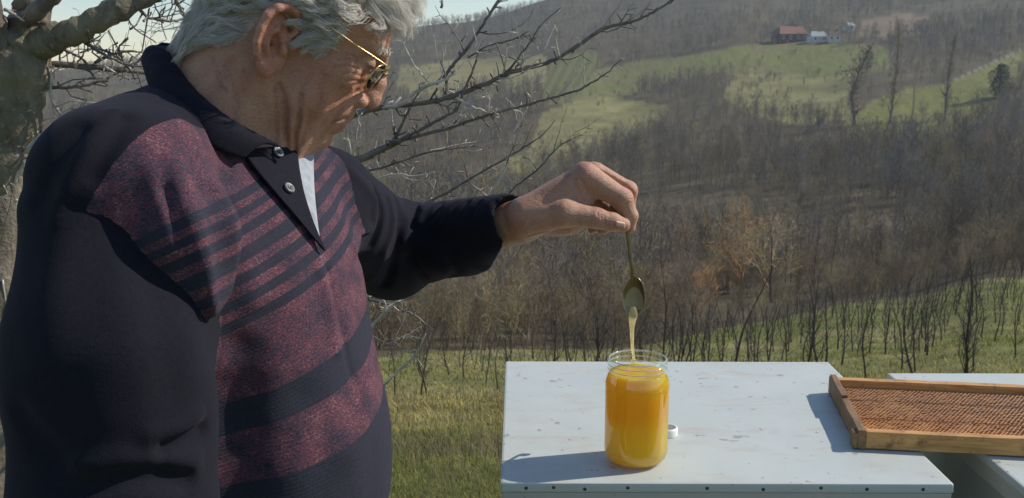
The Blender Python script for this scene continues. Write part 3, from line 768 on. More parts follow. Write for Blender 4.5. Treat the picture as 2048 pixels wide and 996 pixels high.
def limb(name, pts, rads, mat, n=9, sub=6, rough=0.0, parent=ntree, spurs=0, spur_mat=None, spur_len=(0.012, 0.05), start=0.0):
    """pts: (px, py, D) or world points"""
    W = [P(*p) for p in pts]
    c = catmull(W, sub); r = np.interp(np.linspace(0, 1, len(c)), np.linspace(0, 1, len(rads)), rads)
    if rough:
        c = c + np.array([[rt.gauss(0, rough), rt.gauss(0, rough), rt.gauss(0, rough)] for _ in c])
        r = r * np.array([rt.uniform(0.88, 1.18) for _ in r])
    V_, F_ = tube([p - nt0 for p in c], list(r), n)
    o = mesh_obj(name, V_, F_, mat, parent)
    if spurs > 3: twiglets(c[int(len(c) * start):], r[int(len(c) * start):], max(2, spurs // 4), TWL if rt.random() < 0.45 else TWD, o)
    if spurs:
        sV, sF = [], []
        L = np.concatenate([[0], np.cumsum(np.linalg.norm(np.diff(c, axis=0), axis=1))])
        for _ in range(spurs):
            s = rt.uniform(max(0.03, start), 1.0) * L[-1]; i = min(np.searchsorted(L, s), len(c) - 1); i = max(i, 1)
            f = (s - L[i - 1]) / max(L[i] - L[i - 1], 1e-9); p0 = c[i - 1] * (1 - f) + c[i] * f
            ax = Vector(c[i] - c[i - 1]).normalized(); o_ = ax.orthogonal().normalized(); o_.rotate(Quaternion(ax, rt.uniform(0, 6.283)))
            dr = (o_ + ax * rt.uniform(-0.1, 0.9) + Vector((0, 0, 0.25))).normalized(); ln = rt.uniform(*spur_len) * (2.2 if rt.random() < 0.18 else 1)
            rr = min(r[i] * 0.6, 0.0022) * rt.uniform(0.7, 1.1)
            a = Vector(p0 - nt0); m1 = a + dr * ln * 0.5 + Vector((rt.gauss(0, .1), rt.gauss(0, .1), rt.gauss(0, .1))) * ln; e = a + dr * ln + Vector((rt.gauss(0, .15), rt.gauss(0, .15), rt.gauss(0.05, .15))) * ln
            tube([a, m1, e - dr * 0.003, e], [rr, rr * 0.8, rr * 1.25, rr * 0.3], 5, sV, sF)
        mesh_obj('spurs', sV, sF, spur_mat or mat, o)['kind'] = 'stuff'
    return o
# trunk and its fork
D0 = 1.95
limb('trunk', [(-30, 2100, D0), (-22, 1300, D0), (-12, 800, D0), (-6, 480, D0), (4, 330, D0), (22, 210, D0), (40, 120, D0), (58, 62, D0)], [0.085, 0.072, 0.064, 0.056, 0.053, 0.052, 0.058, 0.045], BARKT, 20, 5, 0.0012)
limb('limb', [(45, 105, D0), (95, 82, D0 - .02), (150, 62, D0 - .03), (220, 26, D0 - .02), (300, -12, D0), (420, -70, D0 + .05), (560, -170, D0 + .12), (680, -330, D0 + .2), (760, -520, D0 + .25)], [0.040, 0.027, 0.024, 0.023, 0.020, 0.015, 0.010, 0.006, 0.0015], BARKT, 14, 8, 0.0009, ntree, 24, TWD, start=0.62)
limb('limb', [(45, 110, D0), (60, 50, D0), (66, 0, D0), (60, -80, D0 + .03), (30, -220, D0 + .1), (40, -420, D0 + .16), (10, -640, D0 + .2)], [0.042, 0.034, 0.030, 0.026, 0.018, 0.009, 0.0015], BARKT, 14, 8, 0.0009, ntree, 24, TWD, start=0.62)
limb('limb', [(10, 160, D0), (-30, 60, D0 - .05), (-60, -60, D0 - .1), (-160, -240, D0 - .16), (-220, -460, D0 - .2)], [0.045, 0.04, 0.03, 0.014, 0.0015], BARKT, 12, 8, 0.0008, ntree, 24, TWD, start=0.6)
limb('limb', [(20, 60, D0), (70, 25, D0 - .04), (110, -10, D0 - .05), (150, -60, D0 - .05), (230, -200, D0 - .08), (260, -380, D0 - .1)], [0.02, 0.016, 0.013, 0.010, 0.006, 0.001], TWD, 10, 6, 0.0008, ntree, 16, TWD, start=0.5)
# left side: branches over the far hill
LB = [
    ([(40, 130, 1.95), (100, 128, 1.98), (180, 134, 2.0), (262, 142, 2.03), (340, 150, 2.06)], [0.010, 0.0065, 0.006, 0.005, 0.004], TWD, 8),
    ([(262, 142, 2.03), (240, 118, 2.02), (205, 100, 2.0), (165, 82, 1.98)], [0.004, 0.003, 0.0025, 0.0015], TWD, 10),
    ([(88, 70, 1.92), (130, 100, 1.94), (165, 118, 1.96), (185, 150, 1.98), (215, 170, 2.0)], [0.004, 0.003, 0.0026, 0.002, 0.0012], TWD, 8),
    ([(160, 78, 1.93), (200, 104, 1.95), (235, 122, 1.97), (258, 136, 2.0), (270, 160, 2.02)], [0.0038, 0.003, 0.0028, 0.002, 0.0012], TWD, 10),
    ([(190, 126, 1.97), (225, 108, 1.98), (268, 102, 2.0), (300, 112, 2.02)], [0.003, 0.0025, 0.002, 0.0012], TWD, 8),
    ([(150, 134, 1.97), (165, 112, 1.96), (170, 88, 1.95)], [0.0022, 0.0018, 0.001], TWL, 3),
    ([(80, 176, 1.94), (150, 174, 1.96), (200, 162, 1.98), (232, 148, 2.0)], [0.0035, 0.003, 0.0025, 0.0015], TWD, 8),
    ([(104, 140, 1.93), (102, 190, 1.93), (112, 215, 1.93), (124, 232, 1.94)], [0.0025, 0.0022, 0.0024, 0.002], TWL, 4),
    ([(50, 300, 1.93), (82, 270, 1.93), (120, 235, 1.93), (160, 200, 1.95)], [0.0036, 0.003, 0.0028, 0.0014], TWL, 6),
    ([(50, 305, 1.92), (70, 292, 1.92), (86, 306, 1.92), (80, 280, 1.93)], [0.003, 0.0024, 0.002, 0.001], TWL, 3),
    ([(20, 380, 1.92), (40, 340, 1.92), (48, 320, 1.92), (46, 350, 1.92)], [0.003, 0.0024, 0.002, 0.001], TWL, 3),
    ([(18, 430, 1.92), (34, 400, 1.92), (24, 440, 1.92)], [0.003, 0.002, 0.001], TWL, 2),
    ([(10, 18, 1.9), (30, 30, 1.9), (48, 42, 1.9)], [0.0035, 0.003, 0.0015], TWL, 2),
    ([(205, 130, 1.99), (240, 150, 2.0), (262, 158, 2.0)], [0.002, 0.0018, 0.001], TWL, 4),
    ([(270, 12, 1.93), (300, 35, 1.95), (340, 42, 1.97), (380, 36, 2.0)], [0.0035, 0.003, 0.0025, 0.002], TWD, 6),
    ([(340, -20, 1.9), (362, 20, 1.92), (374, 48, 1.93), (378, 70, 1.94)], [0.004, 0.003, 0.0025, 0.0012], TWD, 6),
    ([(300, -10, 1.95), (318, 30, 1.96), (332, 78, 1.97)], [0.0015, 0.0012, 0.0008], TWD, 10),
    ([(250, 30, 1.95), (275, 62, 1.96), (312, 84, 1.97)], [0.0015, 0.0012, 0.0008], TWD, 10),
    ([(5, 560, 1.9), (14, 640, 1.9), (8, 720, 1.9), (22, 700, 1.9)], [0.002, 0.0018, 0.0014, 0.001], TWL, 4),
]
for pts, rd, mt, ns in LB: limb('branch', pts, rd, mt, 7, 6, 0.0006, ntree, ns, mt)
# the long low bough that passes behind the man and comes out at his right
limb('limb', [(0, 420, D0), (120, 470, 2.0), (300, 480, 2.06), (480, 430, 2.08), (600, 372, 2.06), (680, 334, 2.04), (748, 306, 2.02), (800, 280, 2.0)], [0.030, 0.024, 0.020, 0.016, 0.012, 0.0085, 0.0075, 0.006], TWD, 10, 8, 0.001, ntree, 14, TWD)
limb('limb', [(480, 430, 2.08), (600, 300, 2.06), (690, 238, 2.03), (757, 216, 2.0), (800, 211, 1.99), (872, 201, 1.98), (920, 187, 1.98), (977, 165, 1.98), (1025, 143, 1.97), (1081, 129, 1.97), (1121, 114, 1.97), (1169, 82, 1.96), (1202, 60, 1.96), (1234, 50, 1.95), (1274, 40, 1.95), (1306, 24, 1.94), (1342, 2, 1.94), (1400, -40, 1.93)],
     [0.014, 0.010, 0.007, 0.0058, 0.0055, 0.005, 0.0052, 0.0048, 0.0042, 0.004, 0.0036, 0.0036, 0.0036, 0.0032, 0.0028, 0.0024, 0.0018, 0.001], TWD, 8, 6, 0.0006, ntree, 48, TWD, (0.006, 0.02))
RB = [
    ([(757, 216, 2.0), (803, 209, 1.97), (824, 189, 1.96), (860, 169, 1.95), (896, 157, 1.95), (912, 140, 1.95)], [0.004, 0.0042, 0.0042, 0.004, 0.003, 0.0018], TWL, 8),
    ([(872, 168, 1.96), (892, 149, 1.96), (912, 122, 1.96), (932, 100, 1.96), (961, 56, 1.96), (997, 0, 1.96), (1030, -60, 1.96)], [0.0042, 0.0045, 0.004, 0.0042, 0.0038, 0.0034, 0.002], TWD, 16),
    ([(800, 280, 2.0), (860, 249, 1.99), (900, 228, 1.98), (916, 217, 1.98), (926, 186, 1.97), (946, 140, 1.97), (952, 118, 1.97)], [0.005, 0.004, 0.0035, 0.003, 0.003, 0.0024, 0.0012], TWD, 14),
    ([(783, 290, 2.02), (800, 281, 2.01), (888, 259, 2.0), (940, 241, 2.0), (993, 225, 1.99), (1049, 211, 1.99), (1105, 195, 1.98), (1153, 181, 1.98), (1185, 165, 1.98), (1214, 145, 1.97), (1246, 116, 1.97)], [0.005, 0.005, 0.0044, 0.004, 0.0038, 0.0034, 0.0030, 0.0027, 0.0022, 0.0018, 0.001], TWD, 34),
    ([(932, 183, 1.98), (980, 162, 1.97), (1017, 141, 1.97), (1041, 108, 1.97), (1060, 86, 1.96), (1081, 52, 1.96), (1125, 12, 1.96)], [0.003, 0.0028, 0.0026, 0.0022, 0.002, 0.0016, 0.001], TWD, 18),
    ([(1041, 134, 1.96), (1046, 122, 1.95), (1060, 112, 1.95), (1080, 104, 1.95), (1090, 94, 1.95), (1100, 72, 1.95), (1110, 50, 1.95)], [0.003, 0.003, 0.0032, 0.003, 0.0026, 0.0022, 0.0012], TWL, 3),
    ([(1005, 150, 1.97), (1010, 130, 1.96), (1014, 96, 1.95)], [0.0022, 0.002, 0.001], TWL, 2),
    ([(1119, 112, 1.96), (1114, 90, 1.96), (1110, 76, 1.96)], [0.0018, 0.0014, 0.0008], TWL, 1),
    ([(935, 112, 1.95), (950, 104, 1.94), (965, 106, 1.94)], [0.0018, 0.0018, 0.001], TWL, 1),
    ([(935, 116, 1.97), (980, 90, 1.97), (1024, 80, 1.97), (1060, 62, 1.97)], [0.0022, 0.002, 0.0018, 0.001], TWD, 8),
    ([(858, 165, 1.95), (840, 145, 1.94), (820, 115, 1.94), (806, 82, 1.94)], [0.0018, 0.0016, 0.0014, 0.0008], TWL, 2),
    ([(892, 190, 1.97), (892, 160, 1.97), (884, 128, 1.97), (876, 112, 1.97)], [0.0024, 0.002, 0.002, 0.0012], TWD, 4),
    ([(912, 195, 1.97), (934, 208, 1.96), (962, 220, 1.96), (984, 226, 1.96)], [0.003, 0.0028, 0.0024, 0.0012], TWL, 8),
    ([(1114, 192, 1.98), (1130, 176, 1.97), (1152, 150, 1.96), (1160, 138, 1.96)], [0.0018, 0.0022, 0.0016, 0.0008], TWL, 2),
    ([(679, 336, 2.04), (700, 312, 2.02), (694, 268, 2.0), (690, 232, 1.98)], [0.004, 0.0035, 0.003, 0.002], TWL, 6),
    ([(705, 314, 2.02), (712, 290, 2.0), (722, 262, 1.98), (716, 240, 1.97), (724, 226, 1.97)], [0.003, 0.0026, 0.002, 0.0016, 0.001], TWL, 3),
    ([(748, 306, 2.02), (770, 296, 2.01), (790, 276, 2.0), (812, 230, 1.99), (830, 196, 1.98), (846, 170, 1.98)], [0.006, 0.0055, 0.005, 0.0035, 0.0025, 0.0015], TWD, 14),
    ([(720, 345, 2.05), (780, 330, 2.04), (850, 306, 2.03), (900, 298, 2.02), (960, 292, 2.02)], [0.0035, 0.003, 0.0026, 0.002, 0.001], TWD, 16),
    ([(700, 380, 2.1), (780, 350, 2.08), (830, 352, 2.07), (870, 345, 2.06)], [0.003, 0.0024, 0.002, 0.0012], TWL, 8),
    ([(840, 410, 2.1), (888, 388, 2.08), (961, 345, 2.06), (1017, 313, 2.04), (1081, 273, 2.03), (1110, 240, 2.02)], [0.004, 0.0035, 0.003, 0.0026, 0.0016, 0.001], TWD, 16),
    ([(960, 430, 2.08), (977, 394, 2.05), (1001, 357, 2.03), (1016, 320, 2.02), (1025, 297, 2.01), (1030, 262, 2.0), (1057, 212, 2.0)], [0.0034, 0.0034, 0.003, 0.0026, 0.0024, 0.0018, 0.001], TWL, 8),
    ([(990, 420, 2.1), (1025, 378, 2.08), (1081, 333, 2.06), (1110, 300, 2.05), (1141, 277, 2.04)], [0.0032, 0.0028, 0.0024, 0.002, 0.001], TWD, 12),
    ([(940, 366, 2.07), (964, 384, 2.05), (985, 400, 2.05)], [0.002, 0.0018, 0.0012], TWL, 3),
    ([(600, 560, 2.1), (690, 590, 2.08), (760, 604, 2.06), (810, 622, 2.05), (850, 650, 2.05), (832, 690, 2.05)], [0.006, 0.0045, 0.0032, 0.0026, 0.002, 0.001], TWD, 18),
    ([(640, 700, 2.05), (726, 664, 2.02), (765, 630, 2.0), (800, 596, 1.98), (830, 560, 1.97)], [0.0036, 0.0034, 0.0032, 0.003, 0.0015], TWL, 4),
    ([(765, 630, 2.0), (772, 610, 1.98), (764, 598, 1.98)], [0.002, 0.0018, 0.001], TWL, 2),
    ([(785, 612, 1.99), (800, 622, 1.99), (806, 600, 1.98)], [0.002, 0.0018, 0.001], TWL, 2),
    ([(700, 800, 2.0), (760, 776, 1.98), (800, 738, 1.96), (830, 710, 1.96), (852, 668, 1.95)], [0.003, 0.0026, 0.0022, 0.0018, 0.001], TWL, 4),
    ([(740, 668, 2.05), (780, 690, 2.04), (830, 700, 2.03)], [0.002, 0.0016, 0.001], TWD, 6),
    ([(600, 520, 2.1), (560, 500, 2.1), (480, 430, 2.08)], [0.006, 0.008, 0.010], TWD, 0),
    ([(600, 560, 2.1), (620, 660, 2.07), (640, 700, 2.05), (670, 770, 2.02), (700, 800, 2.0)], [0.005, 0.0045, 0.004, 0.0034, 0.003], TWD, 4),
    ([(600, 560, 2.1), (600, 520, 2.1)], [0.006, 0.006], TWD, 0),
    ([(720, 345, 2.05), (700, 380, 2.1), (760, 420, 2.1), (840, 410, 2.1), (900, 440, 2.1), (960, 430, 2.08), (990, 420, 2.1)], [0.006, 0.006, 0.0055, 0.005, 0.0045, 0.004, 0.0035], TWD, 4),
    ([(880, -30, 1.7), (884, 0, 1.7), (882, 16, 1.7)], [0.002, 0.002, 0.003], TWD, 2),
]
for pts, rd, mt, ns in RB: limb('branch', pts, [x * 0.82 for x in rd], mt, 7, 6, 0.0006, ntree, ns, mt, (0.006, 0.028))
# ------------------------------------------------------------ the man
# local frames: s points away from the camera across the head, f where the face looks, u to the crown
def frame_at(px, py, D, tilt, yaw=0.0):
    v = ray(px, py); v = v / np.linalg.norm(v)
    M = P(px, py, D)
    e1 = np.cross(v, [0, 0, 1.0]); e1 /= np.linalg.norm(e1)
    e2 = np.cross(e1, v)
    v0 = v
    e1, v = math.cos(yaw) * e1 - math.sin(yaw) * v, math.cos(yaw) * v + math.sin(yaw) * e1
    k = np.linalg.norm(M - CAM) * np.dot(v0, [0, _c, -_s]) / FPX       # metres per pixel here, close enough
    ct, st = math.cos(tilt), math.sin(tilt)
    f = ct * e1 - st * e2; u = st * e1 + ct * e2
    A = np.stack([f, u, v])
    return M, A, k
class Frame:
    def __init__(self, px, py, D, tilt=0.0, yaw=0.0):
        self.M, self.A, self.k = frame_at(px, py, D, tilt, yaw)
        self.R0 = np.dot(self.M - CAM, self.A[2])
    def loc(self, p): return ((p - self.M) @ self.A.T) / self.k
    def world(self, q): return self.M + (np.asarray(q, float) * self.k) @ self.A
    def px(self, x, y, S=0.0):
        r = ray(x, y)
        p = CAM + r * ((self.R0 + S * self.k) / np.dot(r, self.A[2]))
        return ((p - self.M) @ self.A.T) / self.k

HD = Frame(545, 90, 1.035, R(33), R(5))
def hp(x, y, S=0.0): return HD.px(x, y, S)
def bothS(fn, d, k):
    """union with a primitive on both sides of the head: fn(sign)"""
    for sg in (-1, 1): d = sm_union(d, fn(sg), k)
    return d
EARO = [(597, 42, -150), (592, 24, -158), (577, 14, -166), (556, 17, -176), (536, 32, -182), (522, 56, -185), (514, 84, -184), (514, 108, -178), (520, 128, -170)]
def ear_sdf(q, sg):
    out = np.full(len(q), 60.0)
    m = (np.abs(q[:, 2] - sg * 165) < 75) & (np.abs(q[:, 0]) < 100) & (np.abs(q[:, 1]) < 130)
    if m.any(): out[m] = ear_sdf_in(q[m], sg)
    return out
def ear_sdf_in(q, sg):
    p = q.copy()
    if sg > 0: p[:, 2] = -p[:, 2]
    E = lambda x, y, S: hp(x, y, S)
    n = np.array([0.0, 0, 1])
    c0 = E(548, 78, -158)
    # shell of the ear: a thin tilted dish
    ax1 = E(527, 80, -172) - E(572, 76, -146); ax1 /= np.linalg.norm(ax1)
    ax2 = E(556, 30, -166) - E(540, 130, -160); ax2 -= ax1 * (ax1 @ ax2); ax2 /= np.linalg.norm(ax2)
    ax3 = np.cross(ax1, ax2)
    d = ellip(p, c0, (31, 62, 9), np.stack([ax1, ax2, ax3]))
    hel = [E(*t) for t in EARO]
    d = sm_union(d, chain(p, hel, [6, 8, 9, 9, 8.5, 8, 7.5, 7, 7], 4), 7)
    d = sm_union(d, ellip(p, E(533, 136, -163), (17, 20, 10), np.stack([ax1, ax2, ax3])), 9)        # lobe
    # crus: helix root running into the concha
    d = sm_union(d, chain(p, [E(597, 42, -150), E(590, 66, -146), E(572, 82, -148)], [6, 6, 5], 3), 6)
    # antihelix
    d = sm_union(d, chain(p, [E(568, 48, -164), E(548, 66, -170), E(536, 90, -170), (E(538, 114, -166))], [5, 7, 7, 6], 3), 6)
    # concha bowl and canal
    d = sm_sub(d, ellip(p, E(553, 92, -166), (13, 23, 17), np.stack([ax1, ax2, ax3])), 6)
    d = sm_sub(d, ellip(p, E(572, 56, -168), (9, 13, 9), np.stack([ax1, ax2, ax3])), 6)
    d = d + groove(p, [E(582, 30, -172), E(556, 34, -182), E(535, 56, -190), E(527, 86, -190), E(528, 112, -180)], 5.0, 4.0)
    # tragus
    d = sm_union(d, ellip(p, E(566, 100, -152), (8, 13, 9), np.stack([ax1, ax2, ax3])), 6)
    return d
def neck_sdf(q):
    a, b = hp(520, 85, 0), hp(405, 330, 10)
    d = cap(q, a, b, 112, 140)
    d = sm_union(d, cap(q, hp(500, 110, -35), hp(430, 280, -45), 95, 100), 40)
    # loose skin under the jaw, hanging into the collar
    d = sm_union(d, cap(q, hp(612, 250, 0), hp(555, 300, 0), 38, 54), 36)
    d = sm_union(d, cap(q, hp(588, 230, -40), hp(540, 312, -45), 42, 56), 32)
    return d
FOLDS = [
    ([(694, 239), (676, 243), (662, 246)], 3.2, 5.0),                     # line of the mouth  # creases of the near side: image points, width, depth (in head pixels)
    ([(560, 168), (569, 190), (573, 220), (570, 255), (574, 312)], 5.5, 5.0),
    ([(570, 205), (572, 250), (573, 312)], 9, 3.0),
    ([(604, 190), (600, 215), (599, 240), (590, 268), (588, 312)], 5.0, 4.6),
    ([(598, 235), (588, 280), (586, 312)], 8, 3.5),
    ([(640, 196), (628, 216), (622, 232)], 6, 2.2),
    ([(618, 222), (610, 255), (600, 290)], 5, 3.5),
    ([(556, 180), (556, 230), (550, 290)], 7, 2.5),
    ([(718, 172), (704, 196), (684, 214), (668, 238)], 6, 4.5),       # nose to mouth
    ([(700, 190), (676, 206), (660, 222)], 5, 2.2),
    ([(684, 258), (668, 272), (662, 286)], 6, 4.0),                     # corner of the mouth
    ([(640, 214), (622, 240), (616, 268)], 8, 3.0),
    ([(676, 120), (696, 117), (714, 124)], 2.0, 2.4),                   # crow's feet
    ([(668, 134), (694, 131), (716, 138)], 2.2, 2.6),
    ([(686, 146), (704, 146), (722, 153)], 2.0, 2.2),
    ([(694, 108), (706, 111), (714, 118)], 2.0, 2.0),
    ([(690, 160), (712, 161), (730, 168)], 2.8, 2.4),
    ([(735, 148), (722, 166), (708, 172)], 3.5, 3.4),
    ([(650, 150), (640, 176), (644, 200)], 5, 1.6),
    ([(700, 176), (690, 192), (672, 204)], 3, 2.0),
    ([(664, 252), (650, 262), (640, 282)], 5, 2.0),
    ([(620, 150), (606, 172), (604, 190)], 4, 1.4),
    ([(455, 130), (470, 160), (476, 190)], 5, 1.2),
    ([(430, 120), (444, 150), (448, 180)], 5, 1.2),                   # bag under the eye
    ([(748, 62), (766, 60), (784, 62)], 2.6, 1.4),                       # brow lines
    ([(744, 82), (766, 80), (786, 84)], 2.6, 1.2),
    ([(470, 120), (440, 170), (420, 200)], 9, 2.5),                     # neck
    ([(505, 150), (480, 200), (470, 240)], 9, 2.5),
]
def head_sdf_px(q):
    d = ellip(q, (8, 92, 0), (174, 152, 146))
    d = sm_union(d, ellip(q, (104, 118, 0), (86, 78, 112)), 40)         # forehead
    d = sm_union(d, ellip(q, (112, 0, 0), (82, 118, 98)), 45)           # face
    d = sm_union(d, ellip(q, (150, -46, 0), (56, 64, 66)), 35)          # upper jaw
    d = bothS(lambda g: ellip(q, (128, 30, 84 * g), (48, 34, 34)), d, 30)         # cheekbone
    d = bothS(lambda g: ellip(q, (98, -48, 82 * g), (56, 60, 38)), d, 34)         # cheek
    d = bothS(lambda g: cap(q, (12, -62, 104 * g), (138, -122, 40 * g), 30, 26), d, 34)   # jaw
    d = sm_union(d, ellip(q, (164, -108, 0), (34, 30, 38)), 24)         # chin
    d = bothS(lambda g: ellip(q, (112, -104, 66 * g), (34, 26, 28)), d, 26)       # jowl
    d = sm_union(d, neck_sdf(q), 26)
    # brow
    d = bothS(lambda g: cap(q, (190, 103, 18 * g), (164, 106, 84 * g), 15, 15), d, 18)
    # eye hollow and lids
    for g in (-1, 1):
        d = sm_sub(d, ellip(q, (196, 74, 54 * g), (24, 17, 30)), 16)
        d = sm_union(d, ellip(q, (164, 72, 58 * g), (28, 25, 27)), 6)
        d = d + groove(q, [(192, 68, 34 * g), (193, 69, 58 * g), (178, 66, 84 * g)], 3.0, 5.0)
        d = d + groove(q, [(190, 88, 34 * g), (188, 90, 60 * g), (170, 86, 88 * g)], 4.0, 3.0)
    # nose
    d = sm_union(d, chain(q, [(196, 96, 0), (206, 74, 0), (215, 48, 0), (216, 24, 0)], [11, 13, 17, 22], 8), 14)
    d = sm_union(d, ellip(q, (219, 12, 0), (21, 20, 23)), 9)
    for g in (-1, 1):
        d = sm_union(d, ellip(q, (200, 0, 25 * g), (20, 15, 14)), 7)
        d = d + groove(q, [(206, 16, 30 * g), (188, 16, 38 * g), (178, 0, 40 * g), (184, -14, 34 * g)], 4.0, 5.0)
        d = sm_sub(d, ellip(q, (209, -17, 12 * g), (12, 8, 6)), 4)
        d = d + groove(q, [(219, -2, 19 * g), (209, 8, 27 * g)], 4.0, 2.5)
    # mouth
    d = sm_union(d, chain(q, [(176, -42, -40), (193, -40, -16), (196, -40, 0), (193, -40, 16), (176, -42, 40)], [8, 11, 11, 11, 8], 5), 8)
    d = sm_union(d, chain(q, [(172, -66, -36), (188, -67, -15), (190, -67, 0), (188, -67, 15), (172, -66, 36)], [8, 11, 12, 11, 8], 5), 8)
    d = d + groove(q, [(172, -58, -46), (190, -54, -30), (204, -53, 0), (190, -54, 30), (172, -58, 46)], 4.0, 8.0)
    d = d + groove(q, [(180, -88, -30), (192, -88, 0), (180, -88, 30)], 9.0, 5.0)
    # creases on both cheeks
    qq = q.copy(); near = np.clip((np.abs(q[:, 2]) - 25) / 25, 0, 1)
    for pts, w, dep in FOLDS:
        c2 = [np.append(hp(x, y, -95)[:2], 0) for x, y in pts]
        q2 = q.copy(); q2[:, 2] = 0
        d = d + groove(q2, c2, w, dep) * near
    # ears
    for g in (-1, 1): d = sm_union(d, ear_sdf(q, g), 6)
    return d
def head_sdf(p): return head_sdf_px(HD.loc(p)) * HD.k

# ---- the left hand holding the spoon, pixel units about (1140, 420)
HN = Frame(1140, 420, 1.185, 0.0)
def hx(x, y, S): return HN.px(x, y, S)
def hand_sdf_px(q):
    W = [hx(900, 462, 60), hx(1010, 447, 20), hx(1040, 442, 16)]
    d = ellip(q, hx(1010, 448, 20), (150, 52, 44), np.array([[0.985, 0.17, 0], [-0.17, 0.985, 0], [0, 0, 1]]))
    d = cap(q, HN.loc((E1 * 0.45 + W1 * 0.55)[None])[0], hx(1045, 442, 18), 48, 45)
    # palm: a fan of metacarpals
    wr = hx(1050, 438, 14)
    mcp = [hx(1170, 355, -8), hx(1188, 352, 27), hx(1184, 362, 60), hx(1170, 382, 90)]
    for i, m in enumerate(mcp):
        d = sm_union(d, cap(q, hx(1052, 428 + 6 * i, -8 + 18 * i), m, 34, 25 if i < 2 else 23), 16)
    d = sm_union(d, ellip(q, hx(1118, 440, 62), (62, 34, 38)), 20)                # heel of the palm
    # fingers
    fingers = [
        ([hx(1172, 352, -10), hx(1244, 398, -10), hx(1260, 432, -5), hx(1259, 455, 0)], [27, 21, 16, 12.5]),
        ([hx(1190, 350, 27), hx(1254, 382, 28), hx(1254, 428, 26), hx(1246, 456, 20)], [26, 20, 16, 13]),
        ([hx(1184, 362, 60), hx(1240, 398, 64), hx(1228, 442, 60), hx(1206, 458, 52)], [24, 17.5, 15, 12.5]),
        ([hx(1170, 382, 90), hx(1214, 414, 98), hx(1206, 446, 94), hx(1186, 458, 86)], [21, 15, 13, 11]),
    ]
    for pts, rad in fingers:
        d = sm_union(d, chain(q, pts, rad, 5), 5)
        d = sm_union(d, ellip(q, pts[1], (rad[1] * 1.02,) * 3), 6)
    # knuckles, tendons
    d = sm_union(d, ellip(q, hx(1170, 346, -8), (20, 19, 17)), 8)
    d = d - groove(q, [hx(1160, 330, -6), hx(1120, 352, 0), hx(1070, 388, 8)], 10, 3.0)
    d = d - groove(q, [hx(1180, 328, 28), hx(1130, 350, 26), hx(1070, 384, 20)], 10, 2.5)
    d = d + groove(q, [hx(1190, 340, 9), hx(1216, 354, 9), hx(1246, 372, 9), hx(1268, 392, 10), hx(1268, 430, 12)], 4.5, 7.0)
    d = d - groove(q, [hx(1148, 352, -22), hx(1110, 378, -24), hx(1070, 404, -24)], 5, 2.2)          # veins
    d = d - groove(q, [hx(1120, 400, -40), hx(1085, 412, -40), hx(1050, 418, -34)], 4, 1.8)
    for x_ in (1236, 1243, 1250): d = d + groove(q, [hx(x_, 376 + (x_ - 1236), -24), hx(x_ + 4, 392 + (x_ - 1236), -28)], 1.6, 1.4)
    for x_ in (1160, 1168, 1176): d = d + groove(q, [hx(x_, 332, -18), hx(x_ + 3, 344, -26)], 1.6, 1.2)
    # thumb
    d = sm_union(d, chain(q, [hx(1058, 436, -14), hx(1128, 426, -34), hx(1192, 436, -34)], [38, 27, 20.5], 12), 14)
    tip = [hx(1192, 436, -34), hx(1224, 444, -30), hx(1246, 450, -25)]
    d = sm_union(d, chain(q, tip, [20.5, 19, 14.5], 4), 6)
    # web between thumb and finger
    d = sm_union(d, ellip(q, hx(1150, 398, -8), (38, 30, 22)), 18)
    # creases
    for x in (1196, 1202, 1208):
        d = d + groove(q, [hx(x - 2, 420, -52), hx(x, 432, -54), hx(x + 1, 446, -50)], 1.8, 1.8)
    d = d + groove(q, [hx(1140, 352, -36), hx(1158, 385, -34), hx(1168, 408, -34)], 4, 3.5)
    d = d + groove(q, [hx(1164, 362, -32), hx(1172, 385, -30), hx(1176, 405, -30)], 4, 2.5)
    d = d + groove(q, [hx(1040, 478, -28), hx(1070, 466, -30), hx(1096, 460, -30)], 3, 3.0)
    d = d + groove(q, [hx(1036, 488, -20), hx(1064, 478, -22), hx(1090, 470, -22)], 3, 2.5)
    # thumb nail, let into the tip
    d = d + groove(q, [hx(1232, 440, -44), hx(1246, 442, -40)], 2.0, 0.0)
    return d
def hand_sdf(p): return hand_sdf_px(HN.loc(p)) * HN.k

# ---- torso frame: the chest looks to the right and a little to the camera
TF = np.array([0.94, -0.34, 0.0]); TF /= np.linalg.norm(TF)
TL = np.array([-TF[1], TF[0], 0.0])
TAX = np.stack([TF, TL, [0, 0, 1.0]])
TM = np.array([-0.275, 1.0, 1.40])
S0, B0, E0 = P(178, 432, 0.850), P(236, 715, 0.818), P(232, 985, 0.798)     # near shoulder, upper arm, elbow
S1, E1, W1 = P(640, 402, 1.15), P(785, 502, 1.34), HN.world(hx(1012, 449, 24))
FW0 = E0 + np.array([0.07, 0.02, -0.235])               # near wrist, below the picture
def torso_base(p):
    d = ellip(p, TM + TF * -0.010 + TL * 0.0 + [0, 0, -0.03], (0.116, 0.174, 0.145), TAX)
    d = sm_union(d, ellip(p, TM + TF * 0.004 + TL * 0.004 + [0, 0, -0.20], (0.142, 0.150, 0.22), TAX), 0.05)
    d = sm_union(d, ellip(p, TM + TF * -0.005 + [0, 0, -0.42], (0.134, 0.155, 0.17), TAX), 0.06)
    d = sm_union(d, cap(p, P(222, 372, 0.865), P(375, 272, 1.03), 0.069, 0.058), 0.03)
    d = sm_union(d, cap(p, S1, P(520, 330, 1.06), 0.055, 0.050), 0.04)
    d = sm_union(d, ellip(p, P(430, 330, 1.02), (0.06, 0.09, 0.05), TAX), 0.05)
    # cloth standing off the armpit
    d = sm_union(d, chain(p, [P(300, 362, 0.872), P(372, 472, 0.836), P(428, 606, 0.822)], [0.056, 0.042, 0.022], 0.02), 0.022)
    return d
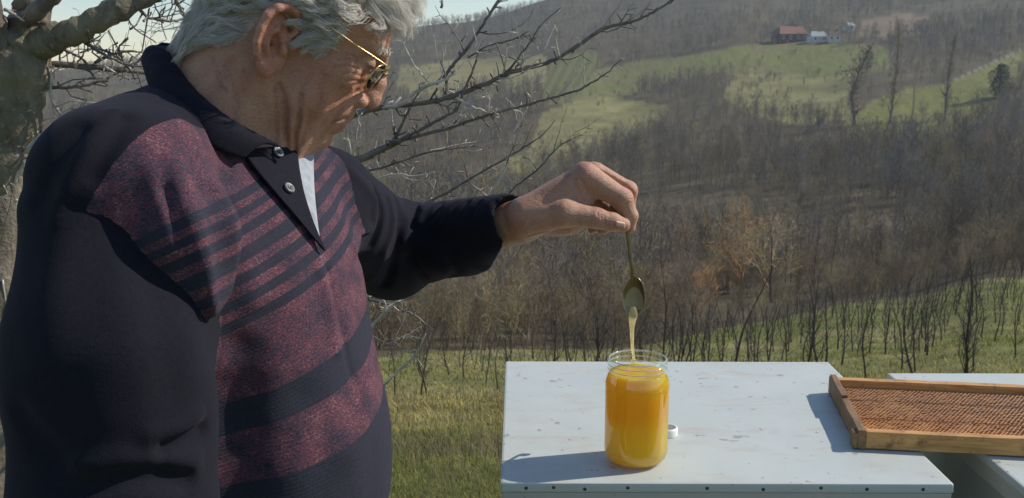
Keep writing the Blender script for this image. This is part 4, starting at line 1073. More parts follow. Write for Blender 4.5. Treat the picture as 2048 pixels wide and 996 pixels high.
def sleeve_near(p):
    d = chain(p, [S0, B0, E0], [0.056, 0.079, 0.081], 0.05)
    return sm_union(d, cap(p, E0, FW0, 0.074, 0.042), 0.03)
def sleeve_far(p):
    d = cap(p, S1, E1, 0.064, 0.058)
    d = sm_union(d, cap(p, E1, W1, 0.058, 0.0385), 0.03)
    return sm_union(d, ellip(p, P(925, 497, 1.255), (0.05, 0.045, 0.032)), 0.02)
def sweater_base(p):
    return np.minimum(np.minimum(torso_base(p), sleeve_near(p)), sleeve_far(p))
# folds drawn on the cloth: image points on the near surface, half width (m), depth (m, + is a groove)
CLOTH = [
    ([(430, 385), (446, 440), (464, 530), (474, 610), (478, 700)], 0.013, 0.020),
    ([(452, 690), (462, 790), (470, 890), (474, 1000)], 0.030, 0.015),  # broad hollow added to deepen the shade on the flank beside the arm
    ([(350, 330), (378, 420), (410, 520), (432, 610)], 0.009, -0.006),
    ([(330, 380), (352, 450), (378, 540)], 0.006, 0.005),
    ([(300, 340), (330, 430), (352, 500)], 0.008, -0.004),
    ([(470, 400), (490, 500), (505, 600)], 0.014, -0.005),
    ([(520, 640), (500, 730), (470, 820)], 0.02, 0.006),
    ([(655, 540), (676, 620), (694, 700), (706, 760)], 0.004, 0.003),
    ([(640, 540), (660, 620), (676, 700)], 0.007, -0.003),
    ([(500, 330), (520, 342), (532, 362)], 0.003, 0.004),
    ([(600, 800), (560, 860), (500, 900)], 0.02, 0.004),
    ([(740, 760), (730, 830), (700, 900)], 0.02, -0.004),
    # near shoulder and sleeve
    ([(226, 226), (180, 290), (140, 360), (110, 440)], 0.006, -0.004),
    ([(250, 240), (215, 300), (190, 350)], 0.008, 0.004),
    ([(160, 260), (110, 330), (80, 400)], 0.008, 0.004),
    ([(140, 420), (110, 560), (100, 700)], 0.02, -0.0025),
    ([(190, 470), (172, 600), (150, 760), (120, 900)], 0.026, 0.003),
    ([(300, 560), (330, 680), (350, 780)], 0.02, 0.004),
    ([(330, 900), (370, 882), (402, 862)], 0.007, 0.008),
    ([(300, 872), (350, 860), (395, 836)], 0.008, -0.004),
    ([(170, 978), (240, 958), (310, 950), (372, 962)], 0.009, 0.010),
    ([(150, 940), (240, 922), (330, 920), (385, 925)], 0.010, -0.005),
    ([(40, 830), (90, 900), (130, 960)], 0.012, 0.006),
    # far sleeve: bunched at the elbow
    ([(706, 352), (748, 398), (742, 452), (706, 496)], 0.007, -0.006),
    ([(752, 384), (764, 430), (742, 490), (712, 530)], 0.005, 0.009),
    ([(776, 396), (786, 440), (768, 500), (740, 560)], 0.006, -0.005),
    ([(795, 400), (800, 450), (790, 510), (770, 570)], 0.006, 0.008),
    ([(815, 402), (812, 440), (806, 480)], 0.005, -0.004),
    ([(836, 404), (828, 430), (822, 452)], 0.004, 0.005),
    ([(862, 404), (848, 422), (838, 444)], 0.004, -0.003),
    ([(885, 404), (872, 424), (860, 440)], 0.004, 0.005),
    ([(915, 402), (898, 420), (888, 446)], 0.004, -0.003),
    ([(936, 402), (924, 420), (918, 440)], 0.0035, 0.004),
    ([(960, 402), (945, 425), (940, 450)], 0.003, 0.003),
    ([(900, 520), (912, 536), (908, 556)], 0.006, 0.008),
    ([(930, 510), (950, 530), (968, 538)], 0.006, -0.004),
    ([(860, 470), (905, 490), (960, 480)], 0.012, 0.004),
    ([(820, 520), (840, 545), (850, 580)], 0.010, 0.006),
    ([(990, 400), (1000, 440), (1022, 498)], 0.0035, 0.003),
]
CLOTH3 = [([hit(sweater_base, x, y) for x, y in pts], w, dep) for pts, w, dep in CLOTH]
# V of the open placket
VCUT = [hit(sweater_base, x, y) for x, y in ((598, 318), (612, 380), (626, 440), (637, 496))]
def lumps(p):
    x, y, z = p[:, 0], p[:, 1], p[:, 2]
    return (np.sin(19 * x + 13 * y + 7 * z + 1) * np.sin(15 * z - 13 * x + 2) + 0.5 * np.sin(61 * x - 37 * z + 47 * y) * np.sin(53 * z + 41 * y)
            + 0.25 * np.sin(117 * x + 71 * z) * np.sin(131 * y - 93 * z)) 
def sweater_sdf(p):
    dt, dn, df = torso_base(p), sleeve_near(p), sleeve_far(p)
    d = sm_union(sm_union(dt, dn, 0.010), df, 0.016)
    for pts, w, dep in CLOTH3: d = d + groove(p, pts, w, dep)
    # armhole seam: a shallow groove where sleeve meets body
    d = d + 0.0022 * np.exp(-((dt - dn) / 0.004) ** 2) * (np.abs(d) < 0.03)
    t = np.clip((VCUT[0][2] - p[:, 2]) / (VCUT[0][2] - VCUT[-1][2]), 0, 1)
    d = d + np.exp(-(curve_dist(p, VCUT) / (0.010 * (1 - t) + 0.0025)) ** 2) * 0.012 * (1 - 0.6 * t)
    d = d - 0.0011 * lumps(p)
    # neck hole: open the top where the neck comes out
    q = HD.loc(p)
    d = sm_sub(d, (neck_sdf(q) - 3) * HD.k, 0.006)
    d = np.maximum(d, p[:, 2] * -1 + 0.86)                                     # hem
    ax = (W1 - E1) / np.linalg.norm(W1 - E1)
    wv = np.array([0.93, 0.0, -0.37])                                         # the cuff's mouth is cut a little aslant
    d = np.maximum(d, (p - W1) @ wv - 0.004)
    d = sm_sub(d, cap(p, W1 + ax * 0.022, W1 + ax * 0.1, 0.0335, 0.0335), 0.002)
    return d
# ------------------------------------------------------------ bee hives, honey jar, frame, spoon
LIDZ = 1.12
def painted(name, col, grime=0.5, bump=0.2):
    t = NT(name); v = t.coord()
    c = t.mix(t.ramp(t.noise(v, 9, 5, 0.6), [(0.35, 0.0), (0.75, 0.55)]), col, tuple(x * y for x, y in zip(col, (0.86, 0.88, 0.88))))
    st = t.noise(t.mapping(v, (0.6, 1.6, 1)), 16, 6, 0.7, 0.6)                       # brownish smears
    c = t.mix(t.ramp(st, [(0.53, 0.0), (0.72, 0.6 * grime)]), c, (0.47, 0.38, 0.29))
    sp = t.noise(v, 95, 2, 0.5)
    c = t.mix(t.ramp(sp, [(0.70, 0.0), (0.76, 0.75 * grime)]), c, (0.20, 0.16, 0.12))
    sp2 = t.noise(v, 38, 2, 0.5)
    c = t.mix(t.ramp(sp2, [(0.70, 0.0), (0.74, 0.75 * grime)]), c, (0.30, 0.26, 0.22))
    t.set(Base_Color=c, Roughness=t.ramp(t.noise(v, 30, 4), [(0.3, 0.38), (0.7, 0.6)]))
    t.bump(t.math('ADD', t.noise(v, 14, 4), t.math('MULTIPLY', t.noise(v, 220, 3), 0.15)), bump, 0.004)
    return t.m
LIDTOP = painted('lid_white_paint', (0.52, 0.552, 0.518), 1.0)
LIDRIM = painted('lid_rim_paint', (0.46, 0.45, 0.40), 1.0)
HIVEBOX = painted('hive_box_paint', (0.36, 0.40, 0.39), 0.8)
WOODW = painted('hive_ledge_wood', (0.22, 0.20, 0.17), 1.0)
NAIL = plain('rusty_nail', (0.085, 0.05, 0.03), 0.8, 0.4, 300)
def beehive(label, corner, width, depth, rz, nails, z=LIDZ):
    """corner = front left of the lid on the ground plan"""
    h = empty('beehive', (corner[0], corner[1], 0), rz)
    tag(h, label, 'beehive', None)
    bm = bmesh.new()
    bm_box(bm, (0, 0, z - 0.012), (width, depth, z), 0.003)
    # slightly dented sheet
    lid = bm_obj('lid', bm, LIDTOP, h)
    bm = bmesh.new()
    for a, b in (((0.002, 0.001, z - 0.034), (width - 0.002, 0.020, z - 0.012)), ((0.002, depth - 0.02, z - 0.034), (width - 0.002, depth - 0.001, z - 0.012)),
                 ((0.0025, 0.020, z - 0.034), (0.020, depth - 0.020, z - 0.012)), ((width - 0.020, 0.020, z - 0.034), (width - 0.0025, depth - 0.020, z - 0.012))):
        bm_box(bm, a, b, 0.0015)
    rim = bm_obj('lid_rim', bm, LIDRIM, lid)
    for k, x in enumerate(nails):
        V_, F_ = lathe([(0.0001, 0.0012), (0.0018, 0.0009), (0.0025, 0.0), (0.0025, -0.004)], 10, False)
        n_ = mesh_obj('nail', V_, F_, NAIL, lid); n_.location = (x, 0.0004, z - 0.0062 + 0.0012 * math.sin(k * 2.3)); n_.rotation_euler = (R(90), 0, 0)
    bm = bmesh.new(); bm_box(bm, (0.012, 0.010, z - 0.15), (width - 0.012, depth - 0.010, z - 0.034), 0.002); bm_obj('top_box', bm, HIVEBOX, h)
    bm = bmesh.new(); bm_box(bm, (0.008, 0.006, z - 0.162), (width - 0.008, depth - 0.006, z - 0.15), 0.002); bm_obj('ledge', bm, WOODW, h)
    bm = bmesh.new(); bm_box(bm, (0.014, 0.012, 0.34), (width - 0.014, depth - 0.012, z - 0.162), 0.003); box = bm_obj('brood_box', bm, HIVEBOX, h)
    bm = bmesh.new(); bm_box(bm, (width / 2 - 0.06, 0.004, 0.66), (width / 2 + 0.06, 0.013, 0.69), 0.003); bm_obj('grip', bm, WOODW, box)
    bm = bmesh.new(); bm_box(bm, (0.0, -0.04, 0.31), (width, depth, 0.338), 0.003); bm_obj('floor_board', bm, WOODW, h)
    bm = bmesh.new(); bm_box(bm, (0.10, 0.004, 0.345), (width - 0.10, 0.0115, 0.365), 0.001); bm_obj('entrance', bm, NAIL, box)
    for lx in (0.04, width - 0.09):
        for ly in (0.03, depth - 0.08):
            bm = bmesh.new(); bm_box(bm, (lx, ly, -0.25), (lx + 0.05, ly + 0.05, 0.31), 0.003); bm_obj('leg', bm, WOODW, h)
    return h
fl = PZ(993, 966, LIDZ); fr = PZ(1903, 966, LIDZ); bl = PZ(1015, 722, LIDZ)
h1 = beehive('pale painted beehive with the honey jar standing on its flat lid', (-0.0135, 1.1095), 0.526, 0.490, R(-0.35), (0.030, 0.062, 0.098, 0.148, 0.24, 0.305, 0.372, 0.425, 0.49))
h2 = beehive('pale painted beehive at the right picture edge, carrying the free end of the wooden frame', (0.588, 1.02), 0.53, 0.515, R(-0.2), (0.05, 0.15, 0.25, 0.35, 0.45))

# ---- honey jar
JX, JY = PZ(1271, 921, LIDZ)[:2]
JR = 0.0390; JH = 0.1300
jar = empty('honey_jar', (JX, JY, LIDZ + 0.0005))
tag(jar, 'open glass jar of golden honey standing on the beehive lid', 'jar')
t = NT('clear_glass')
tp = t.node('ShaderNodeBsdfTransparent'); tp.inputs[0].default_value = (0.96, 0.985, 0.97, 1)
gl = t.node('ShaderNodeBsdfGlossy'); gl.inputs['Roughness'].default_value = 0.02; gl.inputs[0].default_value = (1, 1, 1, 1)
lw_ = t.node('ShaderNodeLayerWeight'); lw_.inputs[0].default_value = 0.32
fac = t.math('ADD', t.math('MULTIPLY', t.math('POWER', lw_.outputs['Facing'], 2.4), 0.14), 0.04)
ms = t.node('ShaderNodeMixShader'); t.link(fac, ms.inputs[0]); t.link(tp.outputs[0], ms.inputs[1]); t.link(gl.outputs[0], ms.inputs[2]); t.link(ms.outputs[0], t.out.inputs[0])
GLASS = t.m
outer = [(0.001, 0.002), (0.028, 0.0012), (0.0335, 0.0025), (0.0372, 0.007), (0.0386, 0.013), (0.0390, 0.020), (0.0390, 0.098), (0.0386, 0.1035), (0.0372, 0.1085),
         (0.0357, 0.1115), (0.0350, 0.1140), (0.0350, 0.1155), (0.0358, 0.1165), (0.0360, 0.1175), (0.0352, 0.1190), (0.0351, 0.1210), (0.0359, 0.1220), (0.0360, 0.1232), (0.0353, 0.1245), (0.0352, 0.1280), (0.0347, 0.1300)]
innr = [(0.0335, 0.1302), (0.0330, 0.1285), (0.0341, 0.1130), (0.0355, 0.1085), (0.0380, 0.1020), (0.0384, 0.097), (0.0384, 0.020), (0.0379, 0.013), (0.0362, 0.0075), (0.032, 0.0030), (0.001, 0.0024)]
V_, F_ = lathe(outer + innr, 64, False)
glass = mesh_obj('glass', V_, F_, GLASS, jar)
# moulded ring near the shoulder and the foot
for z_, r_ in ((0.0975, 0.03905), (0.0165, 0.0389)):
    V_, F_ = tube([(r_ * math.cos(a), r_ * math.sin(a), z_) for a in np.linspace(0, 2 * math.pi, 49)], [0.0007] * 49, 6, cap=False)
    mesh_obj('moulded_ring', V_, F_, GLASS, glass)
t = NT('rim_glass')
tp = t.node('ShaderNodeBsdfTransparent'); gl = t.node('ShaderNodeBsdfGlossy'); gl.inputs['Roughness'].default_value = 0.06
df = t.node('ShaderNodeBsdfDiffuse'); df.inputs[0].default_value = (0.8, 0.86, 0.86, 1)
m0 = t.node('ShaderNodeMixShader'); m0.inputs[0].default_value = 0.4; t.link(gl.outputs[0], m0.inputs[1]); t.link(df.outputs[0], m0.inputs[2])
ms = t.node('ShaderNodeMixShader'); ms.inputs[0].default_value = 0.42; t.link(tp.outputs[0], ms.inputs[1]); t.link(m0.outputs[0], ms.inputs[2]); t.link(ms.outputs[0], t.out.inputs[0])
RIMG = t.m
for nm_, z_, r_, w_ in (('lip', 0.1296, 0.0341, 0.0011), ('thread', 0.1231, 0.0356, 0.0007), ('thread', 0.1172, 0.0356, 0.0007)):
    a_ = np.linspace(0, 2 * math.pi, 61)
    V_, F_ = tube([(r_ * math.cos(a), r_ * math.sin(a), z_ + (0.0035 * a / 6.283 - 0.0017 if nm_ == 'thread' else 0)) for a in a_], [w_] * 61, 7, cap=False)
    mesh_obj(nm_, V_, F_, RIMG, glass)
t = NT('honey'); v = t.coord()
sep = t.node('ShaderNodeSeparateXYZ'); t.link(v, sep.inputs[0])
wz = t.math('ADD', sep.outputs[2], t.math('MULTIPLY', t.math('SUBTRACT', t.noise(v, 45, 3), 0.5), 0.012))
hz = t.math('ADD', t.math('DIVIDE', wz, 0.112), t.math('MULTIPLY', t.math('SUBTRACT', t.noise(v, 14, 2), 0.5), 0.10))
hc = t.ramp(hz, [(0.0, (0.84, 0.54, 0.02)), (0.30, (0.92, 0.66, 0.035)), (0.42, (0.93, 0.64, 0.03)), (0.58, (0.95, 0.50, 0.012)), (0.68, (0.95, 0.50, 0.012)), (0.88, (0.93, 0.58, 0.02)), (1.0, (0.92, 0.62, 0.035))])
hc = t.mix(t.ramp(t.noise(v, 130, 3), [(0.4, 0.0), (0.8, 0.25)]), hc, (0.92, 0.66, 0.07))
t.set(Base_Color=hc, Roughness=0.14, Specular_IOR_Level=0.3, Subsurface_Weight=1.0, Subsurface_Radius=(1.0, 0.62, 0.12), Subsurface_Scale=0.030)
tl = t.node('ShaderNodeBsdfTranslucent'); t.link(hc, tl.inputs[0])
m1 = t.node('ShaderNodeMixShader'); m1.inputs[0].default_value = 0.45; t.link(t.b.outputs[0], m1.inputs[1]); t.link(tl.outputs[0], m1.inputs[2]); t.link(m1.outputs[0], t.out.inputs[0])
HONEY = t.m
hp_ = [(0.001, 0.0030), (0.0320, 0.0036), (0.0362, 0.0085), (0.0377, 0.0140), (0.0382, 0.021), (0.0382, 0.097), (0.0377, 0.1025), (0.0352, 0.1090), (0.0340, 0.1115), (0.0338, 0.1125), (0.0300, 0.1118), (0.012, 0.1116), (0.005, 0.1124), (0.001, 0.1132)]
V_, F_ = lathe(hp_, 64, False); honey = mesh_obj('honey', V_, F_, HONEY, jar)

# ---- spoon and the honey running off it
t = NT('spoon_steel'); v = t.coord()
t.set(Base_Color=t.ramp(t.noise(v, 80, 4), [(0.3, (0.20, 0.155, 0.10)), (0.7, (0.36, 0.29, 0.20))]), Metallic=1.0, Roughness=0.30); STEEL = t.m
SD = HN.world(hx(1256, 452, -10))
sp0 = SD
def spx(x, y): return P(x, y, SD[1])
spoon = empty('spoon', spx(1267, 600))
tag(spoon, 'old metal teaspoon pinched between the man\'s thumb and finger above the jar', 'spoon')
so = spx(1267, 600)
pth = catmull([spx(1249, 418) + [0, 0.004, 0], spx(1252, 440), spx(1256, 470), spx(1260, 505), spx(1264, 535), spx(1266, 556) + [0, 0.001, 0]], 5)
wd = np.interp(np.linspace(0, 1, len(pth)), [0, 0.15, 0.5, 0.9, 1], [0.0036, 0.0034, 0.0022, 0.0019, 0.0030]); th = 0.0011
V_, F_ = [], []
for i, p in enumerate(pth):
    for (a, b) in ((-1, -0.4), (-0.6, -1), (0.6, -1), (1, -0.4), (1, 0.4), (0.6, 1), (-0.6, 1), (-1, 0.4)):
        V_.append(p - so + np.array([a * wd[i], b * th, 0.0]))
for i in range(len(pth) - 1):
    for k in range(8): F_.append((i * 8 + k, i * 8 + (k + 1) % 8, (i + 1) * 8 + (k + 1) % 8, (i + 1) * 8 + k))
F_ += [tuple(range(8))[::-1], tuple(range((len(pth) - 1) * 8, len(pth) * 8))]
mesh_obj('handle', np.array(V_), F_, STEEL, spoon)
# bowl: an egg-shaped dish facing the camera, a little turned
bc_ = spx(1268, 594) - so
kk = SD[1] / FPX * 1.01
bmV, bmF = [], []
nr, na = 8, 40
bx_ax = np.array([0.97, -0.22, 0.0]); by_ax = np.array([0.04, 0.10, 1.0]); bz_ax = np.cross(bx_ax, by_ax)
for i in range(nr + 1):
    r_ = i / nr
    for k in range(na):
        a = 2 * math.pi * k / na
        x_ = 23.5 * math.cos(a) * (1 - 0.10 * math.sin(a)); y_ = 42 * math.sin(a)
        dp = 9.5 * (1 - r_ ** 2)
        bmV.append(bc_ + (bx_ax * x_ * r_ + by_ax * y_ * r_ - bz_ax * dp) * kk)
for i in range(nr):
    for k in range(na): bmF.append((i * na + k, (i + 1) * na + k, (i + 1) * na + (k + 1) % na, i * na + (k + 1) % na))
bowl = mesh_obj('bowl', np.array(bmV), bmF, STEEL, spoon)
s_ = bowl.modifiers.new('thick', 'SOLIDIFY'); s_.thickness = 0.0012; s_.offset = 0
bowl.modifiers.new('round', 'SUBSURF').render_levels = 1
# honey film and stream
t = NT('clear_honey')
t.set(Base_Color=(0.95, 0.84, 0.52), Roughness=0.06, Transmission_Weight=0.55, IOR=1.35, Subsurface_Weight=0.0)
tl = t.node('ShaderNodeBsdfTranslucent'); tl.inputs[0].default_value = (0.97, 0.88, 0.58, 1)
m1 = t.node('ShaderNodeMixShader'); m1.inputs[0].default_value = 0.45; t.link(t.b.outputs[0], m1.inputs[1]); t.link(tl.outputs[0], m1.inputs[2]); t.link(m1.outputs[0], t.out.inputs[0])
CH = t.m
stream = empty('honey_stream', spx(1266, 640))
tag(stream, 'thin thread of pale honey running from the spoon tip into the jar', 'honey')
st0 = spx(1266, 640)
jtop = np.array([JX, JY, LIDZ + 0.1118])
pts_ = [spx(1266, 612) + [0, -0.004, 0], spx(1266, 626) + [0, -0.003, 0], spx(1265, 640), spx(1264, 655), spx(1264, 675), spx(1265, 700), None, None]
end = PZ(1267, 722, LIDZ + 0.1118)
pts_[5] = spx(1265, 694); pts_[6] = end + [0, 0, 0.006]; pts_[7] = end - [0, 0, 0.001]
cc = catmull(pts_, 5)
rr = np.interp(np.linspace(0, 1, len(cc)), [0, 0.15, 0.3, 0.45, 0.7, 0.85, 0.93, 1], [0.0030, 0.0056, 0.0042, 0.0026, 0.0019, 0.0018, 0.0021, 0.005])
V_, F_ = tube([c - st0 for c in cc], list(rr), 14)
mesh_obj('thread', V_, F_, CH, stream)
fV = [bc_ + so - st0 - bz_ax * 0.0035 * 0]
film = []
for i in range(6):
    r_ = i / 5
    for k in range(28):
        a = 2 * math.pi * k / 28
        x_ = 19 * math.cos(a) * (1 - 0.10 * math.sin(a)); y_ = -10 + 30 * math.sin(a)
        film.append(bc_ + so - st0 + (bx_ax * x_ * r_ + by_ax * y_ * r_ - bz_ax * (7.2 * (1 - r_ ** 2) + 0.4)) * kk)
fF = [(i * 28 + k, (i + 1) * 28 + k, (i + 1) * 28 + (k + 1) % 28, i * 28 + (k + 1) % 28) for i in range(5) for k in range(28)]
mesh_obj('film', np.array(film), fF, CH, stream)

# ---- small white cap beside the jar
cp = PZ(1334, 870, LIDZ)
capo = empty('bottle_cap', (cp[0], cp[1], LIDZ + 0.0004)); capo.scale = (1.1, 1.1, 1.4); tag(capo, 'small white plastic cap lying just behind the honey jar', 'cap')
WP = plain('white_plastic', (0.78, 0.78, 0.76), 0.35, 0.05, 40)
V_, F_ = lathe([(0.0125, 0.0), (0.0128, 0.006), (0.0118, 0.0078), (0.0098, 0.0078), (0.0092, 0.0066), (0.0088, 0.002)], 32, False)
mesh_obj('rim', V_, F_, WP, capo)
V_, F_ = lathe([(0.0001, 0.0022), (0.0090, 0.0022), (0.0090, 0.001)], 32, False)
mesh_obj('recess', V_, F_, plain('cap_grey', (0.22, 0.23, 0.24), 0.5, 0.1), capo)

# ---- wooden comb frame lying across the two hives
t = NT('frame_wood'); v = t.coord()
gr_ = t.noise(t.mapping(v, (3, 30, 30)), 6, 5, 0.65, 0.4)
c = t.ramp(gr_, [(0.25, (0.30, 0.14, 0.045)), (0.5, (0.54, 0.28, 0.09)), (0.8, (0.70, 0.42, 0.16))])
st = t.noise(v, 42, 5, 0.7)
c = t.mix(t.ramp(st, [(0.54, 0.0), (0.68, 0.75)]), c, (0.14, 0.055, 0.02))
wx = t.noise(v, 26, 4, 0.6)
c = t.mix(t.ramp(wx, [(0.60, 0.0), (0.72, 0.6)]), c, (0.62, 0.40, 0.12))
t.set(Base_Color=c, Roughness=0.62); t.bump(t.math('ADD', gr_, st), 0.5, 0.0015); FWOOD = t.m
t = NT('frame_wood_dark'); v = t.coord()
gr_ = t.noise(t.mapping(v, (30, 3, 30)), 6, 5, 0.65, 0.4)
c = t.ramp(gr_, [(0.25, (0.11, 0.065, 0.03)), (0.55, (0.25, 0.145, 0.065)), (0.8, (0.36, 0.22, 0.10))])
c = t.mix(t.ramp(t.noise(v, 38, 5, 0.7), [(0.5, 0.0), (0.68, 0.7)]), c, (0.09, 0.05, 0.025))
t.set(Base_Color=c, Roughness=0.7); t.bump(gr_, 0.5, 0.0015); FWOOD2 = t.m
f0 = PZ(1714, 899, LIDZ)
FRZ = math.atan2(-0.028, 0.196)
frm = empty('comb_frame', (f0[0], f0[1], LIDZ + 0.0008), FRZ)
tag(frm, 'old wooden frame with amber comb lying across both beehive lids', 'comb frame')
FL_, FW_, FH_ = 0.42, 0.226, 0.0255
def fbox(name, lo, hi, mat, bev=0.0012, parent=None):
    bm = bmesh.new(); bm_box(bm, lo, hi, bev)
    bmesh.ops.subdivide_edges(bm, edges=[e for e in bm.edges if e.calc_length() > 0.05], cuts=8, use_grid_fill=True)
    for v_ in bm.verts:
        n_ = mnoise.noise_vector(v_.co * 28 + Vector((lo[0] * 7, 3, 1))) * 0.0007; v_.co += n_
    return bm_obj(name, bm, mat, parent or frm)
fbox('bottom_bar', (0.010, 0.0, 0.001), (FL_ - 0.010, 0.0125, FH_ - 0.002), FWOOD)
fbox('top_bar', (0.0105, FW_ - 0.014, 0.001), (FL_ - 0.0105, FW_, FH_ - 0.001), FWOOD)
for x0, x1 in ((0.0, 0.0100), (FL_ - 0.0100, FL_)):
    sb = fbox('side_bar', (x0, -0.002, 0.0005), (x1, FW_ + 0.001, FH_), FWOOD2)
    # spacing shoulder: the wider half of the bar
    fbox('shoulder', (x0 + 0.0003 if x0 == 0 else x0 + 0.001, FW_ * 0.55, FH_ - 0.0015), (x1 - 0.001, FW_ - 0.004, FH_ + 0.0040), FWOOD2, 0.001, sb)
fbox('lug', (-0.006, -0.0025, 0.001), (0.0, 0.016, FH_ - 0.004), FWOOD2)
# comb: hexagonal cells as real walls over a wax sheet
t = NT('comb_wax'); v = t.coord()
c = t.ramp(t.noise(v, 22, 4, 0.6), [(0.3, (0.34, 0.12, 0.028)), (0.55, (0.56, 0.22, 0.05)), (0.8, (0.72, 0.36, 0.09))])
sepw = t.node('ShaderNodeSeparateXYZ'); t.link(v, sepw.inputs[0])
c = t.mix(t.ramp(t.math('DIVIDE', sepw.outputs[1], FW_), [(0.08, 0.0), (0.65, 0.7)]), c, (0.36, 0.19, 0.085))
t.set(Base_Color=c, Roughness=0.38, Subsurface_Weight=0.0); WAX = t.m
cw = 0.0054; ch_ = cw * 0.8660
x0, x1, y0, y1 = 0.0115, FL_ - 0.0115, 0.0135, FW_ - 0.0155
zb, zt = FH_ * 0.50, FH_ * 0.55
Vh, Fh = [], []
rows_ = int((y1 - y0) / ch_); cols_ = int((x1 - x0) / cw)
rg = random.Random(5)
for r_ in range(rows_):
    for c_ in range(cols_):
        cx = x0 + (c_ + 0.5 + 0.5 * (r_ % 2)) * cw; cy = y0 + (r_ + 0.5) * ch_
        if cx > x1 - cw * 0.4: continue
        b = len(Vh); hgt = zt + rg.uniform(-0.0003, 0.0003)
        for k in range(6):
            a = math.radians(60 * k + 30); R1 = cw * 0.577
            Vh.append((cx + R1 * math.cos(a), cy + R1 * math.sin(a), hgt)); 
        for k in range(6):
            a = math.radians(60 * k + 30); R1 = cw * 0.577 * 0.80
            Vh.append((cx + R1 * math.cos(a), cy + R1 * math.sin(a), hgt - 0.0003))
        for k in range(6):
            a = math.radians(60 * k + 30); R1 = cw * 0.577 * 0.74
            Vh.append((cx + R1 * math.cos(a), cy + R1 * math.sin(a), zb + 0.0004))
        for k in range(6):
            k1 = (k + 1) % 6
            Fh.append((b + k, b + k1, b + 6 + k1, b + 6 + k)); Fh.append((b + 6 + k, b + 6 + k1, b + 12 + k1, b + 12 + k))
        Fh.append(tuple(b + 12 + k for k in range(6)))
comb = mesh_obj('comb', Vh, Fh, WAX, frm, False)
comb['kind'] = 'stuff'
bm = bmesh.new(); bm_box(bm, (0.0103, 0.0127, zb - 0.004), (FL_ - 0.0103, FW_ - 0.0142, zb), 0.0); bm_obj('wax_sheet', bm, WAX, frm)
for wy in (0.075, 0.15):
    V_, F_ = tube([(0.010, wy, zt + 0.0012), (FL_ - 0.010, wy, zt + 0.0012)], [0.0003, 0.0003], 5); mesh_obj('wire', V_, F_, STEEL, frm)
man = empty('person', (TM[0], TM[1], 0.0))
tag(man, 'white-haired man in navy and red striped knit sweater holding a spoon over the jar', 'person')
MAN0 = np.array([TM[0], TM[1], 0.0])
def sdf_part(name, meshes, mat, parent=man, origin=MAN0):
    V = np.concatenate([m[0] for m in meshes]); off = 0; Qs = []
    for v, q in meshes: Qs.append(q + off); off += len(v)
    me = np_mesh(name, V - origin, np.concatenate(Qs)); me.shade_smooth(); me.materials.append(mat)
    o = bpy.data.objects.new(name, me); link(o, parent)
    return o, V

# ---- skin
t = NT('skin')
v = t.coord()
col = t.attr('tint', 'Color')
blotch = t.noise(v, 55, 5, 0.6)
col = t.mix(t.ramp(blotch, [(0.35, 0.0), (0.7, 0.42)]), col, (0.36, 0.13, 0.085))
spots = t.noise(v, 95, 2, 0.5)
col = t.mix(t.ramp(spots, [(0.66, 0.0), (0.72, 0.5)]), col, (0.20, 0.095, 0.055))
fine = t.noise(v, 420, 3, 0.6)
col = t.mix(0.14, col, t.ramp(fine, [(0.35, (0.2, 0.1, 0.07)), (0.65, (0.75, 0.5, 0.38))]))
t.set(Base_Color=col, Roughness=0.47, Subsurface_Weight=0.22, Subsurface_Radius=(0.9, 0.35, 0.2), Subsurface_Scale=0.004)
pores = t.math('ADD', t.noise(v, 900, 3, 0.6), t.math('MULTIPLY', t.noise(t.mapping(v, (1, 1, 2.4)), 170, 4, 0.65), 2.2))
t.bump(pores, 0.65, 0.0011)
SKIN = t.m

hm = surface_nets(head_sdf, HD.M + [-.17, -.15, -.20], HD.M + [.15, .15, .17], 0.0013)
nm = surface_nets(hand_sdf, HN.M + [-.13, -.08, -.08], HN.M + [.1, .11, .08], 0.0011)
def inner(p):                                   # what the clothes hide: trunk, arms, legs in one piece
    d = np.minimum(torso_base(p) + 0.05, sleeve_near(p) + 0.03)
    d = np.minimum(d, cap(p, S1, E1, 0.046, 0.040)); d = sm_union(d, cap(p, E1, P(1000, 449, 1.208), 0.040, 0.028), 0.02)
    d = sm_union(d, (neck_sdf(HD.loc(p)) + 8) * HD.k, 0.01)
    d = np.maximum(d, (p - HD.M) @ HD.A[1] + 0.085)
    d = np.maximum(d, 0.80 - p[:, 2])
    return d
im = surface_nets(inner, (-.60, .68, .78), (.06, 1.46, 1.60), 0.008)
# the near hand hangs out of the picture
RF = np.stack([[0.25, 0.1, -0.96], [0.95, -0.2, 0.22], [0.2, 0.97, 0.15]]); RF = np.linalg.qr(RF.T)[0].T * -1
def right_hand(p):
    a = FW0 + np.array([0.004, 0, -0.01]); dn = np.array([0.22, 0.02, -0.97]); dn /= np.linalg.norm(dn)
    sx = np.array([0.97, 0.0, 0.22]); d = cap(p, FW0 + [-0.01, 0, 0.05], a + dn * 0.02, 0.030, 0.027)
    for i, (off, ln) in enumerate(((-0.033, 0.062), (-0.011, 0.075), (0.011, 0.080), (0.033, 0.072))):
        b0 = a + dn * 0.085 + sx * off; b1 = b0 + dn * ln * 0.5 + np.array([0, 0.012, 0]); b2 = b1 + dn * ln * 0.45 + np.array([0, 0.024, 0])
        d = sm_union(d, cap(p, a + dn * 0.02 + sx * off * 0.5, b0, 0.019, 0.0125), 0.012)
        d = sm_union(d, chain(p, [b0, b1, b2], [0.011, 0.0095, 0.0075], 0.003), 0.003)
    tb = a + dn * 0.03 + sx * 0.02
    return sm_union(d, chain(p, [tb, tb + dn * 0.035 + sx * 0.03, tb + dn * 0.065 + sx * 0.036], [0.016, 0.012, 0.009], 0.004), 0.008)
